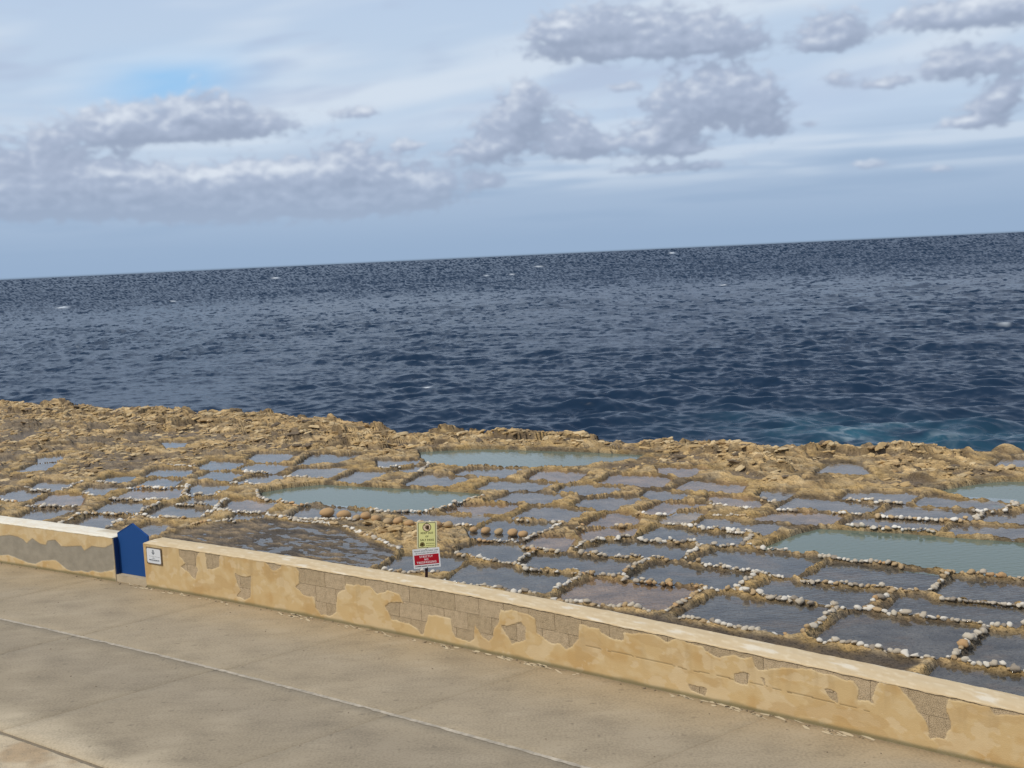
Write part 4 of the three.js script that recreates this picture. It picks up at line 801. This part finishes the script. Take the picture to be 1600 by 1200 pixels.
// ------------------------------------------------------------------ blue house-shaped gate standing in the gap
{
  const sm = (GAP0 + GAP1) / 2, [x, z] = alongLine(sm, -0.11), w = GAP1 - GAP0 - 0.03;
  const t = thing('gate', 'bright blue gate board shaped like a little house, in the wall gap', 'gate', null, [x, ROAD_Y, z]); t.rotation.y = facing(sm);
  const y0 = 0.145, ys = 0.945, ya = 1.165;
  const sh = new THREE.Shape(); sh.moveTo(-w / 2, y0); sh.lineTo(w / 2, y0); sh.lineTo(w / 2, ys); sh.lineTo(0.02, ya); sh.lineTo(-w / 2, ys); sh.closePath();
  const g = new THREE.ExtrudeGeometry(sh, { depth: 0.03, bevelEnabled: true, bevelThickness: 0.004, bevelSize: 0.004, bevelSegments: 2 }); g.translate(0, 0, -0.034);
  part('board', g, M.bluePaint, t);
  const frame = (x0, x1, yA, yB, zz) => { const b = new THREE.BoxGeometry(x1 - x0, yB - yA, 0.1); b.translate((x0 + x1) / 2, (yA + yB) / 2, zz); return b; };
  part('jamb', frame(-w / 2 - 0.014, -w / 2 + 0.012, y0, 0.86, 0.052), M.blueEdge, t);
  part('jamb', frame(w / 2 - 0.012, w / 2 + 0.014, y0, 0.86, 0.052), M.blueEdge, t);
  // rims of folded sheet along the two slopes of the top
  for (const d of [-1, 1]) { const L = Math.hypot(w / 2 - d * 0.02, ya - ys), b = new THREE.BoxGeometry(L, 0.012, 0.046); const m = part('rim', b, M.bluePaint, t); m.position.set(d * w / 4 + 0.01, (ys + ya) / 2 + 0.006, -0.017); m.rotation.z = -d * Math.atan2(ya - ys, w / 2); }
  const sill = tag(part('sill', prism(GAP0 + 0.013, GAP1 - 0.013, -THICK + 0.02, -0.004, ROAD_Y - 0.05, ROAD_Y + 0.14, 0.1), M.cement, scene), 'low cement sill under the blue gate', 'sill');
  sill.name = 'sill';
}
function canvas(w, h, f) { const c = document.createElement('canvas'); c.width = w; c.height = h; f(c.getContext('2d'), w, h); const t = new THREE.CanvasTexture(c); t.colorSpace = THREE.SRGBColorSpace; t.anisotropy = 8; return t; }
const printed = (t) => new THREE.MeshStandardMaterial({ map: t, roughness: 0.5 });
// ------------------------------------------------------------------ plaque screwed to the wall beside the gate
{
  const s = 3.59, [x, z] = alongLine(s, 0.022), t = thing('plaque', 'small white plaque with crest on the wall beside the blue gate', 'plaque', null, [x, ROAD_Y + 0.645, z]); t.rotation.y = facing(s);
  const rect = (w, h, r) => { const q = new THREE.Shape(); q.moveTo(-w / 2 + r, -h / 2); q.lineTo(w / 2 - r, -h / 2); q.lineTo(w / 2, -h / 2 + r); q.lineTo(w / 2, h / 2 - r); q.lineTo(w / 2 - r, h / 2); q.lineTo(-w / 2 + r, h / 2); q.lineTo(-w / 2, h / 2 - r); q.lineTo(-w / 2, -h / 2 + r); q.closePath(); return q; };
  part('backing', new THREE.ExtrudeGeometry(rect(0.425, 0.325, 0.004), { depth: 0.008, bevelEnabled: false }), std('plaqueFrame', { color: new THREE.Color(0.16, 0.115, 0.07) }), t);
  const g = new THREE.ShapeGeometry(rect(0.385, 0.285, 0.022)), p = g.attributes.position, uv = g.attributes.uv; for (let i = 0; i < p.count; i++) uv.setXY(i, p.getX(i) / 0.385 + 0.5, p.getY(i) / 0.285 + 0.5);
  g.translate(0, 0, 0.011);
  part('plate', g, printed(canvas(512, 380, (q, w, h) => {
    q.fillStyle = '#d9dce0'; q.fillRect(0, 0, w, h); q.fillStyle = '#4b5560';
    // crest: round cap over a shield on a ribbon
    q.beginPath(); q.arc(240, 72, 38, Math.PI, 0); q.fill(); q.fillStyle = '#d9dce0'; q.fillRect(216, 56, 48, 9); q.fillStyle = '#4b5560'; q.fillRect(206, 76, 68, 12);
    q.beginPath(); q.moveTo(178, 98); q.lineTo(302, 98); q.lineTo(282, 122); q.lineTo(264, 148); q.lineTo(240, 164); q.lineTo(216, 148); q.lineTo(198, 122); q.fill();
    q.fillStyle = '#d9dce0'; q.beginPath(); q.arc(240, 134, 11, 0, 7); q.fill(); q.fillStyle = '#6d747c';
    let X = 80; for (const l of [50, 20, 60, 40, 90, 26, 60]) { q.fillRect(X, 198 + (X - 80) * 0.02, l, 8); X += l + 9; }
    q.fillRect(206, 236, 70, 12); q.fillRect(170, 256, 44, 7); q.fillRect(222, 256, 90, 7);
    q.fillStyle = '#39414a'; X = 70; for (const l of [90, 48, 66, 84, 60]) { q.fillRect(X, 288, l, 24); X += l + 8; }
    q.fillStyle = '#7d848c'; q.fillRect(110, 326, 120, 7); q.fillRect(242, 326, 160, 7);
  })), t);
}
// ------------------------------------------------------------------ two warning signs on one post behind the wall
{
  const Z = -19.2, deg = Math.PI / 180;
  const t = thing('sign_post', 'dark red metal post carrying the two warning signs behind the wall', 'post', null, [-1.725, 0, Z - 0.03]); t.rotation.z = -3.3 * deg;
  const post = new THREE.BoxGeometry(0.05, 2.1, 0.05); post.translate(0, 0.95, 0); part('shaft', post, M.maroon, t);
  const cap = new THREE.BoxGeometry(0.056, 0.012, 0.056); cap.translate(0, 2.005, 0); part('cap', cap, M.maroon, t);
  function panel(name, label, w, h, x, y, roll, edge, draw, dz) {
    const o = thing(name, label, 'sign', null, [x, y, Z + dz]); o.rotation.set(0, 0.085, roll);
    part('sheet', new THREE.BoxGeometry(w, h, 0.005), std('sheet_' + edge, { color: new THREE.Color(edge) }), o);
    const p = new THREE.PlaneGeometry(w - 0.002, h - 0.002); p.translate(0, 0, 0.005); part('print', p, printed(canvas(Math.round(w * 2100), Math.round(h * 2100), draw)), o);
    for (const sy of [-1, 1]) { const b = new THREE.CylinderGeometry(0.007, 0.007, 0.006, 10); b.rotateX(Math.PI / 2); const m = part('bolt', b, M.maroon, o); m.position.set(0, sy * h * 0.465, 0.007); }
    return o;
  }
  const text = (q, s, x, y, size, w, f = 'bold') => { q.font = `${f} ${size}px sans-serif`; q.textAlign = 'center'; q.textBaseline = 'middle'; const m = q.measureText(s).width; q.save(); q.translate(x, y); q.scale(w / m, 1); q.fillText(s, 0, 0); q.restore(); };
  panel('warning_sign', 'yellow sign reading keep out of salt pans, upper of two on the post', 0.352, 0.482, -1.612, 1.815, -2.4 * deg, '#e6dcae', (q, w, h) => {
    q.fillStyle = '#f2e9be'; q.fillRect(0, 0, w, h); q.fillStyle = '#fbf6a4'; q.fillRect(w * 0.06, h * 0.04, w * 0.85, h * 0.93);
    q.strokeStyle = '#4e4612'; q.lineWidth = w * 0.026; q.strokeRect(w * 0.075, h * 0.045, w * 0.85, h * 0.91);
    // no-entry ring with a raised hand
    const cx = w * 0.5, cy = h * 0.215, R = w * 0.20; q.fillStyle = '#f6d9b4'; q.beginPath(); q.arc(cx, cy, R, 0, 7); q.fill();
    q.fillStyle = '#331208'; q.beginPath(); q.ellipse(cx + R * 0.2, cy + R * 0.22, R * 0.36, R * 0.42, 0, 0, 7); q.fill();
    for (const [dx, l] of [[-0.10, 0.62], [0.09, 0.74], [0.28, 0.70], [0.46, 0.54]]) { q.beginPath(); q.ellipse(cx + R * dx, cy - R * 0.18, R * 0.085, R * l * 0.62, 0, 0, 7); q.fill(); }
    q.beginPath(); q.ellipse(cx - R * 0.26, cy + R * 0.16, R * 0.11, R * 0.34, -0.8, 0, 7); q.fill();
    q.strokeStyle = '#5d5318'; q.lineWidth = R * 0.17; q.beginPath(); q.arc(cx, cy, R, 0, 7); q.stroke(); q.lineWidth = R * 0.14; q.beginPath(); q.moveTo(cx - R * 0.7, cy - R * 0.7); q.lineTo(cx + R * 0.7, cy + R * 0.7); q.stroke();
    q.fillStyle = '#3b340a'; text(q, 'KEEP OUT', w * 0.5, h * 0.425, h * 0.105, w * 0.64); text(q, 'OF', w * 0.5, h * 0.555, h * 0.09, w * 0.165); text(q, 'SALT PANS', w * 0.5, h * 0.685, h * 0.105, w * 0.70);
    // round badge over a dark fan, and two lines of small print
    q.fillStyle = '#4a3a12'; q.beginPath(); q.arc(w * 0.265, h * 0.845, w * 0.115, Math.PI, 0); q.lineTo(w * 0.40, h * 0.895); q.lineTo(w * 0.265, h * 0.935); q.lineTo(w * 0.13, h * 0.895); q.fill();
    q.strokeStyle = '#c9b96a'; q.lineWidth = w * 0.012; q.beginPath(); q.arc(w * 0.265, h * 0.85, w * 0.075, 0, 7); q.stroke();
    q.fillStyle = '#8e8640'; for (const [y, ls] of [[0.80, [0.09, 0.05, 0.11, 0.07, 0.06]], [0.875, [0.07, 0.10, 0.05, 0.09, 0.07]]]) { let X = 0.45; for (const l of ls) { q.fillRect(w * X, h * y, w * l, h * 0.024); X += l + 0.012; } }
  }, 0.004);
  panel('warning_sign', 'red and white sign reading strictly no trespassing, lower of two on the post', 0.474, 0.352, -1.640, 1.402, 1.7 * deg, '#e9e6e2', (q, w, h) => {
    q.fillStyle = '#faf7f3'; q.fillRect(0, 0, w, h);
    q.fillStyle = '#39423f'; text(q, 'PRIVATE AGRICULTURAL LAND', w * 0.5, h * 0.115, h * 0.085, w * 0.90); text(q, 'OF CULTURAL IMPORTANCE', w * 0.5, h * 0.225, h * 0.08, w * 0.80);
    q.fillStyle = '#c40a22'; q.fillRect(w * 0.045, h * 0.305, w * 0.91, h * 0.505);
    q.fillStyle = '#fff2ee'; text(q, 'STRICTLY', w * 0.485, h * 0.405, h * 0.145, w * 0.50); text(q, 'NO', w * 0.485, h * 0.555, h * 0.135, w * 0.165); text(q, 'TRESPASSING', w * 0.49, h * 0.705, h * 0.15, w * 0.74);
    q.fillStyle = '#4b4444'; let X = 0.06; for (const l of [0.05, 0.16, 0.20, 0.05, 0.07, 0.10, 0.17]) { q.fillRect(w * X, h * 0.872, w * l, h * 0.045); X += l + 0.014; }
  }, 0.012);
}

renderer.render(scene, camera);
